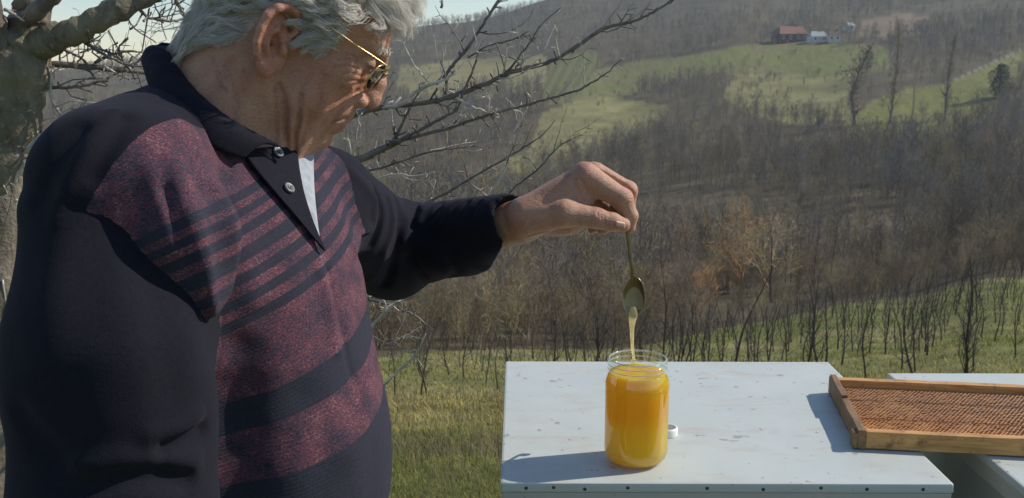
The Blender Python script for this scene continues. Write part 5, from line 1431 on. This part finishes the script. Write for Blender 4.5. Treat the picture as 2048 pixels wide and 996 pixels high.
rm = surface_nets(right_hand, FW0 + [-.08, -.06, -.22], FW0 + [.1, .1, .06], 0.003)
body, BV = sdf_part('body', [hm, nm, im, rm], SKIN)
q = HD.loc(BV); qh = HN.loc(BV)
tint = np.tile(np.array([0.50, 0.268, 0.160]), (len(BV), 1))
def blend(w, c):
    global tint
    w = np.clip(w, 0, 1)[:, None]; tint = tint * (1 - w) + np.array(c) * w
def near(c, r): return np.exp(-((np.linalg.norm(q - np.asarray(c), axis=1)) / r) ** 2)
for g in (-1, 1):
    blend(0.75 * np.exp(-((np.abs(q[:, 2] - g * 172) / 26) ** 2)) * (np.abs(q[:, 0] - 0) < 75) * (np.abs(q[:, 1] - 10) < 110), (0.47, 0.16, 0.10))   # ears
    blend(0.55 * near((120, 10, 95 * g), 60), (0.44, 0.17, 0.115))                    # cheeks
    blend(0.35 * near((196, 72, 62 * g), 20), (0.34, 0.15, 0.11))                  # around the eye
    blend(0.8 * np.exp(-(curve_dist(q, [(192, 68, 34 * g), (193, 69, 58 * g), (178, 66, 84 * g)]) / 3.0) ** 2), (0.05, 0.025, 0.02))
blend(0.7 * near((222, 14, 0), 42), (0.50, 0.21, 0.155))                            # nose
blend(0.6 * near((195, -54, 0), 26), (0.40, 0.15, 0.13))
c2 = [np.append(hp(x_, y_, -60)[:2], 0) for x_, y_ in ((694, 239), (676, 243), (662, 246))]; q2 = q.copy(); q2[:, 2] = 0
blend(0.75 * np.exp(-(curve_dist(q2, c2) / 3.0) ** 2) * (np.linalg.norm(q, axis=1) < 420), (0.16, 0.05, 0.04))                           # lips
hl = [(-210, -74), (-150, -62), (-83, -48), (-42, -20), (-34, 40), (-20, 84), (24, 86), (48, 62), (62, 32), (98, 42), (108, 84), (116, 122), (136, 158), (143, 190), (150, 330), (-260, 330)]
def in_poly(F, U, poly):
    ins = np.zeros(len(F), bool); n = len(poly)
    for i in range(n):
        (x0, y0), (x1, y1) = poly[i], poly[(i + 1) % n]
        c = ((y0 > U) != (y1 > U)) & (F < (x1 - x0) * (U - y0) / ((y1 - y0) + 1e-12) + x0)
        ins ^= c
    return ins
hairy = in_poly(q[:, 0], q[:, 1], hl) & (np.abs(q[:, 2]) < 155) & (q[:, 1] > -90)
blend(hairy * 0.75, (0.55, 0.50, 0.44))
for pts, w, dep in FOLDS:                                                            # reddish creases
    c2 = [np.append(hp(x, y, -95)[:2], 0) for x, y in pts]; q2 = q.copy(); q2[:, 2] = 0
    blend(0.35 * np.exp(-(curve_dist(q2, c2) / (w * 1.1)) ** 2) * (np.abs(q[:, 2]) > 25) * (np.linalg.norm(q, axis=1) < 420), (0.30, 0.10, 0.065))
kn = np.zeros(len(BV))
for c in ((1170, 340, -20), (1248, 396, -10), (1258, 380, 26), (1200, 434, -44)):
    kn += np.exp(-((np.linalg.norm(qh - hx(*c), axis=1)) / 22) ** 2)
blend(0.5 * kn, (0.50, 0.20, 0.145))
attr(body.data, 'tint', tint)

# thumb nail
nl = bmesh.new()
g_ = [[HN.world(np.array([*(hx(1229 + 21 * a, 441 + 5 * a + 12 * b, 0)[:2]), 0.0])) for b in np.linspace(0, 1, 5)] for a in np.linspace(0, 1, 6)]
pts = []
for row in g_:
    for pnt in row:
        px_, py_ = project(pnt)
        h_ = hit(hand_sdf, px_, py_, 1.05, 1.35)
        pts.append(h_)
pts = np.array(pts); nn = grad(hand_sdf, pts); pts = pts + nn * 0.0006
fq = [(i * 5 + j, i * 5 + j + 1, (i + 1) * 5 + j + 1, (i + 1) * 5 + j) for i in range(5) for j in range(4)]
nail = mesh_obj('thumb_nail', pts - MAN0, fq, None, man)
t = NT('nail'); t.set(Base_Color=(0.46, 0.26, 0.185), Roughness=0.42); nail.data.materials.append(t.m)
sol = nail.modifiers.new('thick', 'SOLIDIFY'); sol.thickness = 0.0006; sol.offset = 1

# ---- sweater
v0, q0 = surface_nets(sweater_sdf, (-.62, .64, .84), (.03, 1.46, 1.60), 0.0028)
def knit(name, striped):
    t = NT(name); v = t.coord()
    navy = t.mix(t.noise(v, 260, 3, 0.6), (0.006, 0.006, 0.010), (0.017, 0.016, 0.025))
    if striped:
        sv = t.attr('rows'); pan = t.attr('panel')
        wob = t.math('MULTIPLY', t.math('SUBTRACT', t.noise(v, 30, 2), 0.5), 0.004)
        svw = t.math('ADD', sv, wob)
        # melange yarn: short flecks lying along the rows
        fl = t.noise(t.mapping(v, (420, 420, 900)), 1.0, 3, 0.65)
        big = t.noise(v, 34, 4, 0.6)
        f2 = t.math('ADD', fl, t.math('MULTIPLY', t.math('SUBTRACT', big, 0.5), 0.55))
        red = t.ramp(f2, [(0.33, (0.026, 0.024, 0.038)), (0.48, (0.062, 0.046, 0.064)), (0.55, (0.125, 0.040, 0.054)), (0.63, (0.165, 0.060, 0.074)), (0.73, (0.19, 0.145, 0.16))])
        stripe = t.ramp(svw, STOPS, 'CONSTANT')
        navy2 = t.mix(t.noise(v, 300, 3, 0.6), (0.017, 0.018, 0.028), (0.042, 0.042, 0.060))
        pc = t.mix(stripe, navy2, red)
        edge = t.math('GREATER_THAN', t.math('ADD', pan, t.math('MULTIPLY', t.math('SUBTRACT', t.noise(v, 150, 2), 0.5), 0.003)), 0.0)
        colr = t.mix(edge, navy, pc)
        rowh = t.math('MULTIPLY', t.math('SINE', t.math('MULTIPLY', sv, 2 * math.pi * (RHI - RLO) / 0.0034)), edge)
    else:
        colr = navy; rowh = t.noise(v, 500, 2)
    t.set(Base_Color=colr, Roughness=0.92, Sheen_Weight=0.06, Sheen_Roughness=0.5, Sheen_Tint=(0.55, 0.55, 0.7), Specular_IOR_Level=0.15)
    fuzz = t.noise(t.mapping(v, (1, 1, 1)), 700, 3, 0.6)
    t.bump(t.math('ADD', t.math('MULTIPLY', rowh, 0.2), t.math('MULTIPLY', fuzz, 1.2)), 0.5, 0.0009)
    return t.m
def soft_sdf(p):      # the cloth without its V cut, to lay strips on
    d = sm_union(sm_union(torso_base(p), sleeve_near(p), 0.010), sleeve_far(p), 0.016)
    return d - 0.0011 * lumps(p)
# stripe rows: heights read off the cloth, allowing the rows to run a little aslant
def tor(p): d = np.asarray(p) - TM; return d @ TF, d @ TL, d[..., 2]
same_row = [[(500, 806), (559, 779), (635, 739), (700, 668)], [(520, 864), (603, 831), (666, 799), (722, 722)], [(490, 964), (559, 950), (658, 922), (726, 874)]]
far_pts = {517: (653, 388), 561: (661, 424), 607: (669, 461), 651: (677, 500)}
for y0 in (394, 431, 473, 517, 561, 607, 651):
    ln = [(x, y0 - 0.70 * (x - 480)) for x in range(486, 640, 22)]
    g_ = [(x, y) for x, y in ln if y > 340 and x < 500 + (y - 338) * 0.85 - 4]
    if y0 in far_pts: g_.append(far_pts[y0])
    same_row.append([(440, y0 + 24)] + g_)
same_row = [g for g in same_row if len(g) > 1]
def feats(f_, l_, z_): return np.stack([f_, l_, 6 * f_ * f_, 6 * l_ * l_, 6 * f_ * l_, 4 * z_ * l_, 4 * z_ * f_], -1)
rowsA, rowsB = [], []
for grp in same_row:
    h_ = np.array([hit(soft_sdf, x, y) for x, y in grp]); f_, l_, z_ = tor(h_)
    A_ = feats(f_, l_, z_); rowsA.append(A_ - A_.mean(0)); rowsB.append(-(z_ - z_.mean()))
A_ = np.concatenate(rowsA + [np.diag([0.004, 0.004, 0.03, 0.03, 0.03, 0.03, 0.03])]); B_ = np.concatenate(rowsB + [np.zeros(7)])
cf = np.linalg.lstsq(A_, B_, rcond=None)[0]
def rowv(p): f_, l_, z_ = tor(p); return z_ + feats(f_, l_, z_) @ cf
def rv(x, y): return rowv(hit(soft_sdf, x, y))
navy_e = [(rv(480, y + 10.5), rv(480, y - 10.5)) for y in (394, 431, 473, 517, 561, 607, 651)]
band = (np.mean([rv(*a) for a in same_row[0]]), np.mean([rv(*a) for a in same_row[1]]))
hem = np.mean([rv(*a) for a in same_row[2]])
edges = [(-9, 0), (hem, 1), (band[1], 0), (band[0], 1)]
for a, b in navy_e[::-1]: edges += [(a, 0), (b, 1)]
RLO, RHI = hem - 0.05, navy_e[0][1] + 0.15
STOPS = [(0.0 if a < -1 else (a - RLO) / (RHI - RLO), float(b)) for a, b in edges]
sw, SV = sdf_part('sweater', [(v0, q0)], knit('knit_striped', True))
attr(sw.data, 'rows', (rowv(SV) - RLO) / (RHI - RLO))
# front panel: inside the armholes, below the yoke, on the front
dt_, dn_, df_ = torso_base(SV), sleeve_near(SV), sleeve_far(SV)
f_, l_, z_ = tor(SV)
def plane3(a, b, c, inside):
    n = np.cross(b - a, c - a); n /= np.linalg.norm(n)
    if (inside - a) @ n < 0: n = -n
    return (SV - a) @ n
chest = hit(sweater_base, 480, 420)
yA, yB = hit(sweater_base, 196, 372), hit(sweater_base, 322, 246)
yoke = plane3(yA, yB, yA + TF * 0.3 * 0 + np.array([0.1, -0.35, 0.35]), chest)
arm1 = plane3(hit(sweater_base, 200, 382), hit(sweater_base, 330, 505), hit(sweater_base, 330, 505) + np.array([0.25, -0.9, 0.1]), chest)
hem_side = l_ + 0.168
panel = np.minimum(np.minimum(yoke, (dn_ - dt_) * 0.7 + 0.0), np.minimum(np.minimum((df_ - dt_) * 0.7, f_ + 0.02), 0.14 - l_))
near_arm = SV[:, 2] > hit(sweater_base, 330, 505)[2] - 0.02
attr(sw.data, 'panel', panel)
# ---- collar: a folded rib band round the neck
NAVYKNIT = knit('knit_navy', False)
up = [P(352, 98, 1.062), P(347, 106, 1.03), P(344, 118, 1.00), P(392, 182, 0.965), P(455, 236, 0.955), P(510, 268, 0.960), P(560, 294, 0.972)]
lw = [P(296, 112, 1.078), P(288, 120, 1.04), P(286, 132, 1.00), P(318, 214, 0.945), P(390, 274, 0.925), P(440, 302, 0.925), P(486, 318, 0.935)]
cu = catmull(up, 8); cl = catmull(lw, 8)
cV, cF = [], []
nrow = 9
for i in range(len(cu)):
    for j in range(nrow):
        tt = j / (nrow - 1)
        p = cu[i] * (1 - tt) + cl[i] * tt
        out = np.array([0, 0, 1.0]) * 0.010 * min(1, i / 20) * math.sin(math.pi * tt) + (p - P(470, 250, 1.05)) / np.linalg.norm(p - P(470, 250, 1.05)) * 0.006 * math.sin(math.pi * tt)
        rib = 0.0006 * math.sin(i * 2.2)
        cV.append(p + out + np.array([0, 0, rib]))
for i in range(len(cu) - 1):
    for j in range(nrow - 1):
        a = i * nrow + j; cF.append((a, a + 1, a + nrow + 1, a + nrow))
collar = mesh_obj('collar', np.array(cV) - MAN0, cF, NAVYKNIT, sw)
sol = collar.modifiers.new('thick', 'SOLIDIFY'); sol.thickness = 0.004; sol.offset = 0
sub = collar.modifiers.new('round', 'SUBSURF'); sub.levels = 1; sub.render_levels = 2
# far half of the collar, behind the chin
cuF = catmull([P(352, 98, 1.06), P(400, 124, 1.13), P(500, 235, 1.14), P(600, 302, 1.09), P(622, 312, 1.06)], 6)
clF = catmull([P(298, 110, 1.075), P(360, 130, 1.17), P(500, 262, 1.185), P(632, 316, 1.125), P(640, 330, 1.085)], 6)
cV, cF = [], []
for i in range(len(cuF)):
    for j in range(5):
        tt = j / 4; cV.append(cuF[i] * (1 - tt) + clF[i] * tt + np.array([0, 0, 0.008 * math.sin(math.pi * tt)]))
for i in range(len(cuF) - 1):
    for j in range(4):
        a = i * 5 + j; cF.append((a, a + 1, a + 6, a + 5))
colf = mesh_obj('collar', np.array(cV) - MAN0, cF, NAVYKNIT, sw)
sol = colf.modifiers.new('thick', 'SOLIDIFY'); sol.thickness = 0.004; sol.offset = 0

# ---- placket flap, shirt showing in the V, buttons
def patch(name, rows, mat, parent, lift, thick, f=sweater_sdf, nu=14, nv=10):
    """a cloth strip lying on the sweater: rows of image points, resampled and laid on the surface"""
    rows = [catmull([np.array([*p, 0.0]) for p in r], nu)[:, :2] for r in rows]
    m = min(len(r) for r in rows); rows = [r[:m] for r in rows]
    G = []
    for r_ in range(len(rows) - 1):
        for k in range(nv):
            tt = k / nv; G.append(rows[r_] * (1 - tt) + rows[r_ + 1] * tt)
    G.append(rows[-1]); G = np.array(G)
    flat = np.array([hit(f, x, y) for x, y in G.reshape(-1, 2)])
    nrm = grad(f, flat, 0.004); pts = flat + nrm * lift
    n, m = G.shape[:2]
    pts = pts.reshape(n, m, 3)
    for _ in range(4):       # settle
        pts[1:-1, 1:-1] = (pts[1:-1, 1:-1] * 2 + pts[:-2, 1:-1] + pts[2:, 1:-1] + pts[1:-1, :-2] + pts[1:-1, 2:]) / 6
    pts = pts.reshape(-1, 3)
    fq = [(i * m + j, i * m + j + 1, (i + 1) * m + j + 1, (i + 1) * m + j) for i in range(n - 1) for j in range(m - 1)]
    o = mesh_obj(name, pts - MAN0, fq, mat, parent)
    s_ = o.modifiers.new('thick', 'SOLIDIFY'); s_.thickness = thick; s_.offset = 1
    return o
placket = patch('placket', [[(478, 306), (500, 338), (545, 392), (590, 444), (640, 503)], [(530, 300), (548, 340), (578, 398), (608, 452), (641, 504)], [(586, 296), (590, 340), (602, 396), (620, 452), (642, 503)]], NAVYKNIT, sw, 0.004, 0.002, soft_sdf)
t = NT('shirt_cotton'); v = t.coord()
t.set(Base_Color=t.ramp(t.noise(v, 90, 4), [(0.3, (0.26, 0.28, 0.32)), (0.7, (0.40, 0.42, 0.46))]), Roughness=0.85)
t.bump(t.noise(v, 300, 4), 0.4, 0.001)
shirt = patch('undershirt', [[(584, 300), (590, 345), (604, 400), (620, 455), (637, 496)], [(604, 300), (609, 345), (617, 400), (628, 455), (638, 496)], [(624, 302), (624, 345), (627, 400), (633, 455), (640, 497)]], t.m, man, 0.0015, 0.0008, soft_sdf)
t = NT('button_plastic'); v = t.coord()
t.set(Base_Color=t.ramp(t.noise(v, 200, 3), [(0.3, (0.10, 0.10, 0.11)), (0.7, (0.24, 0.24, 0.25))]), Roughness=0.3)
BUT = t.m
for (bx_, by_) in ((547, 312), (569, 385)):
    c = hit(soft_sdf, bx_, by_); n = grad(soft_sdf, c[None], 0.004)[0]
    prof = [(0.0001, 0.0016), (0.0030, 0.0016), (0.0036, 0.0022), (0.0050, 0.0026), (0.0057, 0.0018), (0.0057, 0.0), (0.0001, -0.001)]
    V_, F_ = lathe(prof, 28, False)
    bm = bmesh.new(); vs = [bm.verts.new(p) for p in V_]
    for f4 in F_: bm.faces.new([vs[i] for i in f4])
    b = bm_obj('button', bm, BUT, sw, True)
    b.location = Vector(c + n * 0.0068 - MAN0); b.rotation_euler = Vector(n).to_track_quat('Z', 'Y').to_euler()
    bm = bmesh.new()
    for a in range(4):
        bmesh.ops.create_cone(bm, cap_ends=True, segments=8, radius1=0.0007, radius2=0.0007, depth=0.0006,
                              matrix=Matrix.Translation((0.0014 * math.cos(a * 1.5708 + .4), 0.0014 * math.sin(a * 1.5708 + .4), 0.0017)))
    bm_obj('thread_hole', bm, plain('button_hole', (0.01, 0.01, 0.012), 0.8), b)

# ---- trousers and shoes (below the picture)
HIPZ = 0.93
legs_c = [TM + TL * g * 0.09 for g in (-1, 1)]
def trousers(p):
    d = ellip(p, np.array([TM[0], TM[1], 0.90]), (0.135, 0.175, 0.13), TAX)
    for c in legs_c:
        d = sm_union(d, chain(p, [np.array([c[0], c[1], 0.86]), np.array([c[0], c[1], 0.48]) + TF * 0.02, np.array([c[0], c[1], 0.07])], [0.098, 0.080, 0.068], 0.03), 0.04)
    return np.maximum(d - 0.001 * lumps(p), 0.045 - p[:, 2])
tm_ = surface_nets(trousers, (-.52, .76, .0), (-.05, 1.26, 1.06), 0.009)
sdf_part('trousers', [tm_], plain('trouser_cloth', (0.045, 0.045, 0.05), 0.9, 0.2, 200))
SHOE = plain('shoe_leather', (0.03, 0.022, 0.018), 0.5, 0.3, 60)
for c in legs_c:
    c = np.array([c[0], c[1], 0.0])
    f = lambda p: np.maximum(sm_union(ellip(p, c + TF * 0.06 + [0, 0, 0.03], (0.135, 0.05, 0.055), TAX), cap(p, c + [0, 0, 0.05], c + [0, 0, 0.11], 0.05, 0.045), 0.03), -p[:, 2] + 0.0)
    sdf_part('shoe', [surface_nets(f, c + [-.2, -.2, -.03], c + [.25, .2, .18], 0.006)], SHOE)
# ---- hair: combed-back white waves, strand by strand
rng = np.random.default_rng(7)
def skull_px(q):
    d = ellip(q, (8, 92, 0), (174, 152, 146))
    d = sm_union(d, ellip(q, (104, 118, 0), (86, 78, 112)), 40)
    d = sm_union(d, ellip(q, (112, 0, 0), (82, 118, 98)), 45)
    d = bothS(lambda g: ellip(q, (98, -48, 82 * g), (56, 60, 38)), d, 34)
    return sm_union(d, neck_sdf(q), 26)
def skull_n(q):
    e = 1.0; g = np.stack([skull_px(q + d) - skull_px(q - d) for d in np.eye(3) * e], 1)
    return g / (np.linalg.norm(g, axis=1, keepdims=True) + 1e-9)
hv = HD.loc(hm[0])
hn_ = in_poly(hv[:, 0], hv[:, 1], hl) & (np.abs(hv[:, 2]) < 152) & (hv[:, 1] > -80)
cand = hv[hn_]
def flow(q):
    """combing direction on the head (F, U, S)"""
    F, U, S = q[:, 0], q[:, 1], q[:, 2]
    out = np.stack([-1.0 + 0 * F, -0.35 - 0.002 * (F < -40) * (-F), 0 * S], 1)
    top = np.clip((U - 150) / 60, 0, 1)[:, None]
    out = out * (1 - top) + np.stack([-0.8 + 0 * F, 0.1 + 0 * F, np.sign(S) * 0.35], 1) * top
    back = np.clip((-F - 60) / 60, 0, 1)[:, None]
    out = out * (1 - back) + np.stack([-0.35 + 0 * F, -1.0 + 0 * F, -np.sign(S) * 0.15], 1) * back
    side = np.clip((70 - U) / 40, 0, 1)[:, None] * np.clip((F - 30) / 40, 0, 1)[:, None]
    out = out * (1 - side) + np.stack([-0.18 + 0 * F, -0.98 + 0 * F, 0 * F], 1) * side
    front = np.clip((F - 88) / 35, 0, 1)[:, None] * np.clip((U - 128) / 40, 0, 1)[:, None]
    out = out * (1 - front) + np.stack([0.75 + 0 * F, 0.10 + 0 * F, -0.35 + 0 * F], 1) * front
    return out / np.linalg.norm(out, axis=1, keepdims=True)
def strands(nclump, nchild, seg, roots, length, lift, spread, wave, width, seed, tight=0.35):
    rg = np.random.default_rng(seed)
    G = roots[rg.integers(0, len(roots), nclump)]
    L = rg.uniform(*length, nclump) * np.where((G[:, 0] > 15) & (G[:, 1] < 112), 0.42, 1.0)
    ph = rg.uniform(0, 6.28, nclump); wl = rg.uniform(0.7, 1.3, nclump); lf = rg.uniform(*lift, nclump)
    up_f = np.clip((G[:, 0] - 88) / 35, 0, 1) * np.clip((G[:, 1] - 128) / 40, 0, 1)
    P0 = G.copy(); path = [P0]
    for s in range(seg):
        tt = (s + 1) / seg
        fl = flow(P0); n = skull_n(P0)
        fl = fl - n * (fl * n).sum(1, keepdims=True) * 0.8; fl /= np.linalg.norm(fl, axis=1, keepdims=True)
        side = np.cross(fl, n)
        stp = fl + side * (wave * np.cos(ph + tt * 6.28 * 1.15 * wl))[:, None] + n * (0.9 * max(0, 0.5 - tt) + 0.5 * up_f[:, None] * (tt < 0.6))
        P1 = P0 + stp * (L / seg)[:, None]
        d = skull_px(P1); want = lf * min(1, 1.6 * tt) * (1 + 1.0 * up_f)
        corr = np.where(d < want, want - d, (want - d) * 0.45)
        P1 = P1 + skull_n(P1) * corr[:, None]
        path.append(P1); P0 = P1
    path = np.stack(path, 1)                                                       # clump, seg+1, 3
    R_ = np.repeat(path, nchild, 0)
    m = len(R_)
    off = rg.normal(0, 1, (m, 3)) * spread; 
    tt = np.linspace(0, 1, seg + 1)[None, :, None]
    R_ = R_ + off[:, None, :] * (1 - (1 - tight) * tt) + rg.normal(0, 1, (m, 3))[:, None] * spread * 0.45 * tt ** 2
    fr = rg.uniform(0, 6.28, (m, 1, 1)); R_ = R_ + rg.normal(0, 1, (m, 1, 3)) * np.sin(fr + tt * 9) * spread * 0.16
    # trim to scalp
    flat = R_.reshape(-1, 3); d = skull_px(flat); flat = flat + skull_n(flat) * np.clip(1.2 - d, 0, None)[:, None]
    keep = rg.uniform(0.7, 1.0, m)
    return flat.reshape(m, seg + 1, 3), width * rg.uniform(0.7, 1.25, m)
def strand_mesh(name, sets, mat, parent):
    Vs, Qs, off, ids = [], [], 0, []
    for R_, w in sets:
        m, s, _ = R_.shape
        W = HD.M + (R_.reshape(-1, 3) * HD.k) @ HD.A; W = W.reshape(m, s, 3)
        T = np.gradient(W, axis=1); T /= np.linalg.norm(T, axis=2, keepdims=True) + 1e-12
        a = np.cross(T, np.array([0.31, 0.55, 0.77])); a /= np.linalg.norm(a, axis=2, keepdims=True) + 1e-12
        b = np.cross(T, a)
        tap = np.interp(np.linspace(0, 1, s), [0, 0.15, 0.7, 1], [0.9, 1, 0.85, 0.25])[None, :, None]
        ring = []
        for k in range(3):
            an = 2.0944 * k; ring.append(W + (a * math.cos(an) + b * math.sin(an)) * (w[:, None, None] * HD.k) * tap)
        Rg = np.stack(ring, 2)                                                     # m, s, 3, 3
        Vs.append(Rg.reshape(-1, 3))
        base = (np.arange(m)[:, None, None] * s + np.arange(s - 1)[None, :, None]) * 3
        k0 = np.arange(3)[None, None, :]; k1 = (k0 + 1) % 3
        Qd = np.stack([base + k0, base + k1, base + 3 + k1, base + 3 + k0], -1).reshape(-1, 4) + off
        Qs.append(Qd); off += m * s * 3
        ids.append(np.repeat(rng.uniform(0, 1, m), s * 3))
    me = np_mesh(name, np.concatenate(Vs) - MAN0, np.concatenate(Qs)); me.shade_smooth(); me.materials.append(mat)
    attr(me, 'strand', np.concatenate(ids))
    o = bpy.data.objects.new(name, me); return link(o, parent)
t = NT('white_hair')
c = t.ramp(t.attr('strand'), [(0.0, (0.74, 0.71, 0.65)), (0.3, (0.93, 0.90, 0.84)), (1.0, (0.98, 0.96, 0.92))])
t.set(Base_Color=c, Roughness=0.42, Specular_IOR_Level=0.5)
tr = t.node('ShaderNodeBsdfTranslucent'); t.link(c, tr.inputs[0]); ms = t.node('ShaderNodeMixShader'); ms.inputs[0].default_value = 0.5
t.link(t.b.outputs[0], ms.inputs[1]); t.link(tr.outputs[0], ms.inputs[2]); t.link(ms.outputs[0], t.out.inputs[0])
HAIR = t.m
near_r = cand[(cand[:, 2] < 60)]
sets = [strands(330, 30, 8, cand, (60, 120), (6, 22), 5.0, 0.5, 0.46, 1, 0.5),
        strands(260, 26, 8, near_r[(near_r[:, 1] < 190)], (50, 100), (8, 26), 4.8, 0.65, 0.46, 2, 0.45),
        strands(110, 20, 7, cand[(cand[:, 0] > 88) & (cand[:, 1] > 130)], (45, 85), (16, 40), 5.5, 0.6, 0.45, 3, 0.6),
        strands(90, 14, 6, near_r[(near_r[:, 0] > 25) & (near_r[:, 1] < 105)], (16, 30), (3, 8), 5.0, 0.35, 0.42, 4, 0.7),
        strands(120, 12, 6, near_r[(near_r[:, 0] < -30) & (near_r[:, 1] < 30)], (22, 48), (3, 9), 6, 0.3, 0.38, 5, 0.8)]
hair = strand_mesh('hair', sets, HAIR, man)
# eyebrows
bro = []
for g in (-1, 1):
    m = 130; tt = rng.uniform(0, 1, m)
    r0 = np.stack([196 - 26 * tt, 108 + 3 * np.sin(tt * 3), g * (16 + 68 * tt)], 1) + rng.normal(0, 1, (m, 3)) * [1, 4, 2]
    dr = np.stack([0.4 + 0 * tt, 0.25 - 0.5 * tt, g * (0.7 + 0 * tt)], 1) + rng.normal(0, 0.25, (m, 3))
    n_ = np.array([[1, 0.1, 0.2 * g]])
    segs = [r0 + dr * 14 * s / 4 + n_ * 5 * math.sin(s / 4 * 2.4) for s in range(5)]
    R_ = np.stack(segs, 1); fl_ = R_.reshape(-1, 3)
    d = head_sdf_px(fl_); 
    gr = np.stack([head_sdf_px(fl_ + e) - head_sdf_px(fl_ - e) for e in np.eye(3)], 1); gr /= np.linalg.norm(gr, axis=1, keepdims=True) + 1e-9
    fl_ = fl_ + gr * np.clip(1.5 - d, -3, 30)[:, None]
    bro.append((fl_.reshape(R_.shape), np.full(m, 0.5)))
strand_mesh('eyebrow', [bro[0]], HAIR, man); strand_mesh('eyebrow', [bro[1]], HAIR, man)

# ---- glasses, worn low on the nose: thin gold wire
t = NT('gold_wire'); v = t.coord()
t.set(Base_Color=t.ramp(t.noise(v, 60, 2), [(0.3, (0.55, 0.38, 0.17)), (0.7, (0.75, 0.56, 0.28))]), Metallic=1.0, Roughness=0.26); GOLD = t.m
t = NT('spectacle_glass')
gl = t.node('ShaderNodeBsdfGlossy'); gl.inputs['Roughness'].default_value = 0.03
tp = t.node('ShaderNodeBsdfTransparent'); tp.inputs[0].default_value = (0.95, 0.95, 0.93, 1)
fz = t.node('ShaderNodeFresnel'); fz.inputs[0].default_value = 1.5
ms = t.node('ShaderNodeMixShader'); t.link(fz.outputs[0], ms.inputs[0]); t.link(tp.outputs[0], ms.inputs[1]); t.link(gl.outputs[0], ms.inputs[2]); t.link(ms.outputs[0], t.out.inputs[0])
LENS = t.m
gc = HD.world((214, 66, 0))
specs = empty('glasses', gc)
tag(specs, 'thin gold wire-framed glasses worn low on the man\'s nose', 'glasses')
def gw(q): return HD.world(q) - gc
for g in (-1, 1):
    cen = np.array([214.0, 60.0, 66.0 * g]); ring = []
    for k in range(41):
        a = 2 * math.pi * k / 40
        x_, y_ = math.cos(a), math.sin(a)
        pw = 0.78
        sx_ = math.copysign(abs(x_) ** pw, x_); sy_ = math.copysign(abs(y_) ** pw, y_)
        wrap = -0.0022 * (cen[2] + 42 * sx_) ** 2 + 0.0022 * 24 ** 2
        ring.append((cen[0] + wrap * 0.9 + 0.10 * 28 * sy_, cen[1] + 29 * sy_, cen[2] + 42 * sx_))
    V_, F_ = tube([gw(r_) for r_ in ring], [1.7 * HD.k] * 41, 6, cap=False)
    mesh_obj('rim', V_, F_, GOLD, specs)
    lv = [tuple(gw(cen + np.array([2.0 - 0.0022 * cen[2] ** 2 * 0.9, 0, 0])))] + [tuple(gw(r_)) for r_ in ring[:-1]]
    lo_ = mesh_obj('lens', lv, [(0, i + 1, (i + 1) % 40 + 1) for i in range(40)], LENS, specs)
    s_ = lo_.modifiers.new('thick', 'SOLIDIFY'); s_.thickness = 0.0016; s_.offset = 0
    hng = np.array(ring[0 if g > 0 else 20]); hng = hng + [0, 8, 0]
    if g < 0:
        tip0 = HD.px(776, 135, -112); mid_ = HD.px(700, 82, -140); ear_ = HD.px(606, 16, -148)
        tp_ = [hng, tip0, mid_, ear_, ear_ + [-16, -14, 6]]
    else:
        tp_ = [hng, (hng[0] - 14, hng[1] + 4, 112), (120, 72, 138), (18, 82, 148), (-4, 66, 144)]
    cc = catmull([np.array(x) for x in tp_], 8)
    V_, F_ = tube([gw(r_) for r_ in cc], [2.4 * HD.k] * 8 + [1.9 * HD.k] * (len(cc) - 8), 6)
    mesh_obj('temple_arm', V_, F_, GOLD, specs)
    bm = bmesh.new(); bm_box(bm, (-0.0022, -0.0016, -0.0022), (0.0022, 0.0016, 0.0022), 0.0005)
    hb = bm_obj('hinge', bm, GOLD, specs); hb.location = Vector(gw(tp_[1]))
    np_ = gw((205, 58, 14 * g)); V_, F_ = tube([gw((213, 62, 25 * g)), gw((207, 62, 19 * g)), np_], [1.2 * HD.k, 1.2 * HD.k, 3.4 * HD.k], 6)
    mesh_obj('nose_pad', V_, F_, GOLD, specs)
V_, F_ = tube([gw(x) for x in catmull([np.array(a) for a in ((213, 70, -25), (221, 76, -10), (221, 76, 10), (213, 70, 25))], 6)], [2.0 * HD.k] * 19, 6)
mesh_obj('bridge', V_, F_, GOLD, specs)
# ------------------------------------------------------------ air between here and the far hillside
hzb = bmesh.new(); bm_box(hzb, (-1900, -60, -70), (1900, 2300, 330))
haze = bm_obj('haze', hzb); tag(haze, kind='stuff')
t = NT('air'); t.n.remove(t.b)
pv = t.node('ShaderNodeVolumePrincipled'); pv.inputs['Color'].default_value = (0.72, 0.84, 0.97, 1); pv.inputs['Density'].default_value = 0.00017; pv.inputs['Anisotropy'].default_value = 0.2
t.link(pv.outputs[0], t.out.inputs['Volume']); haze.data.materials.append(t.m)
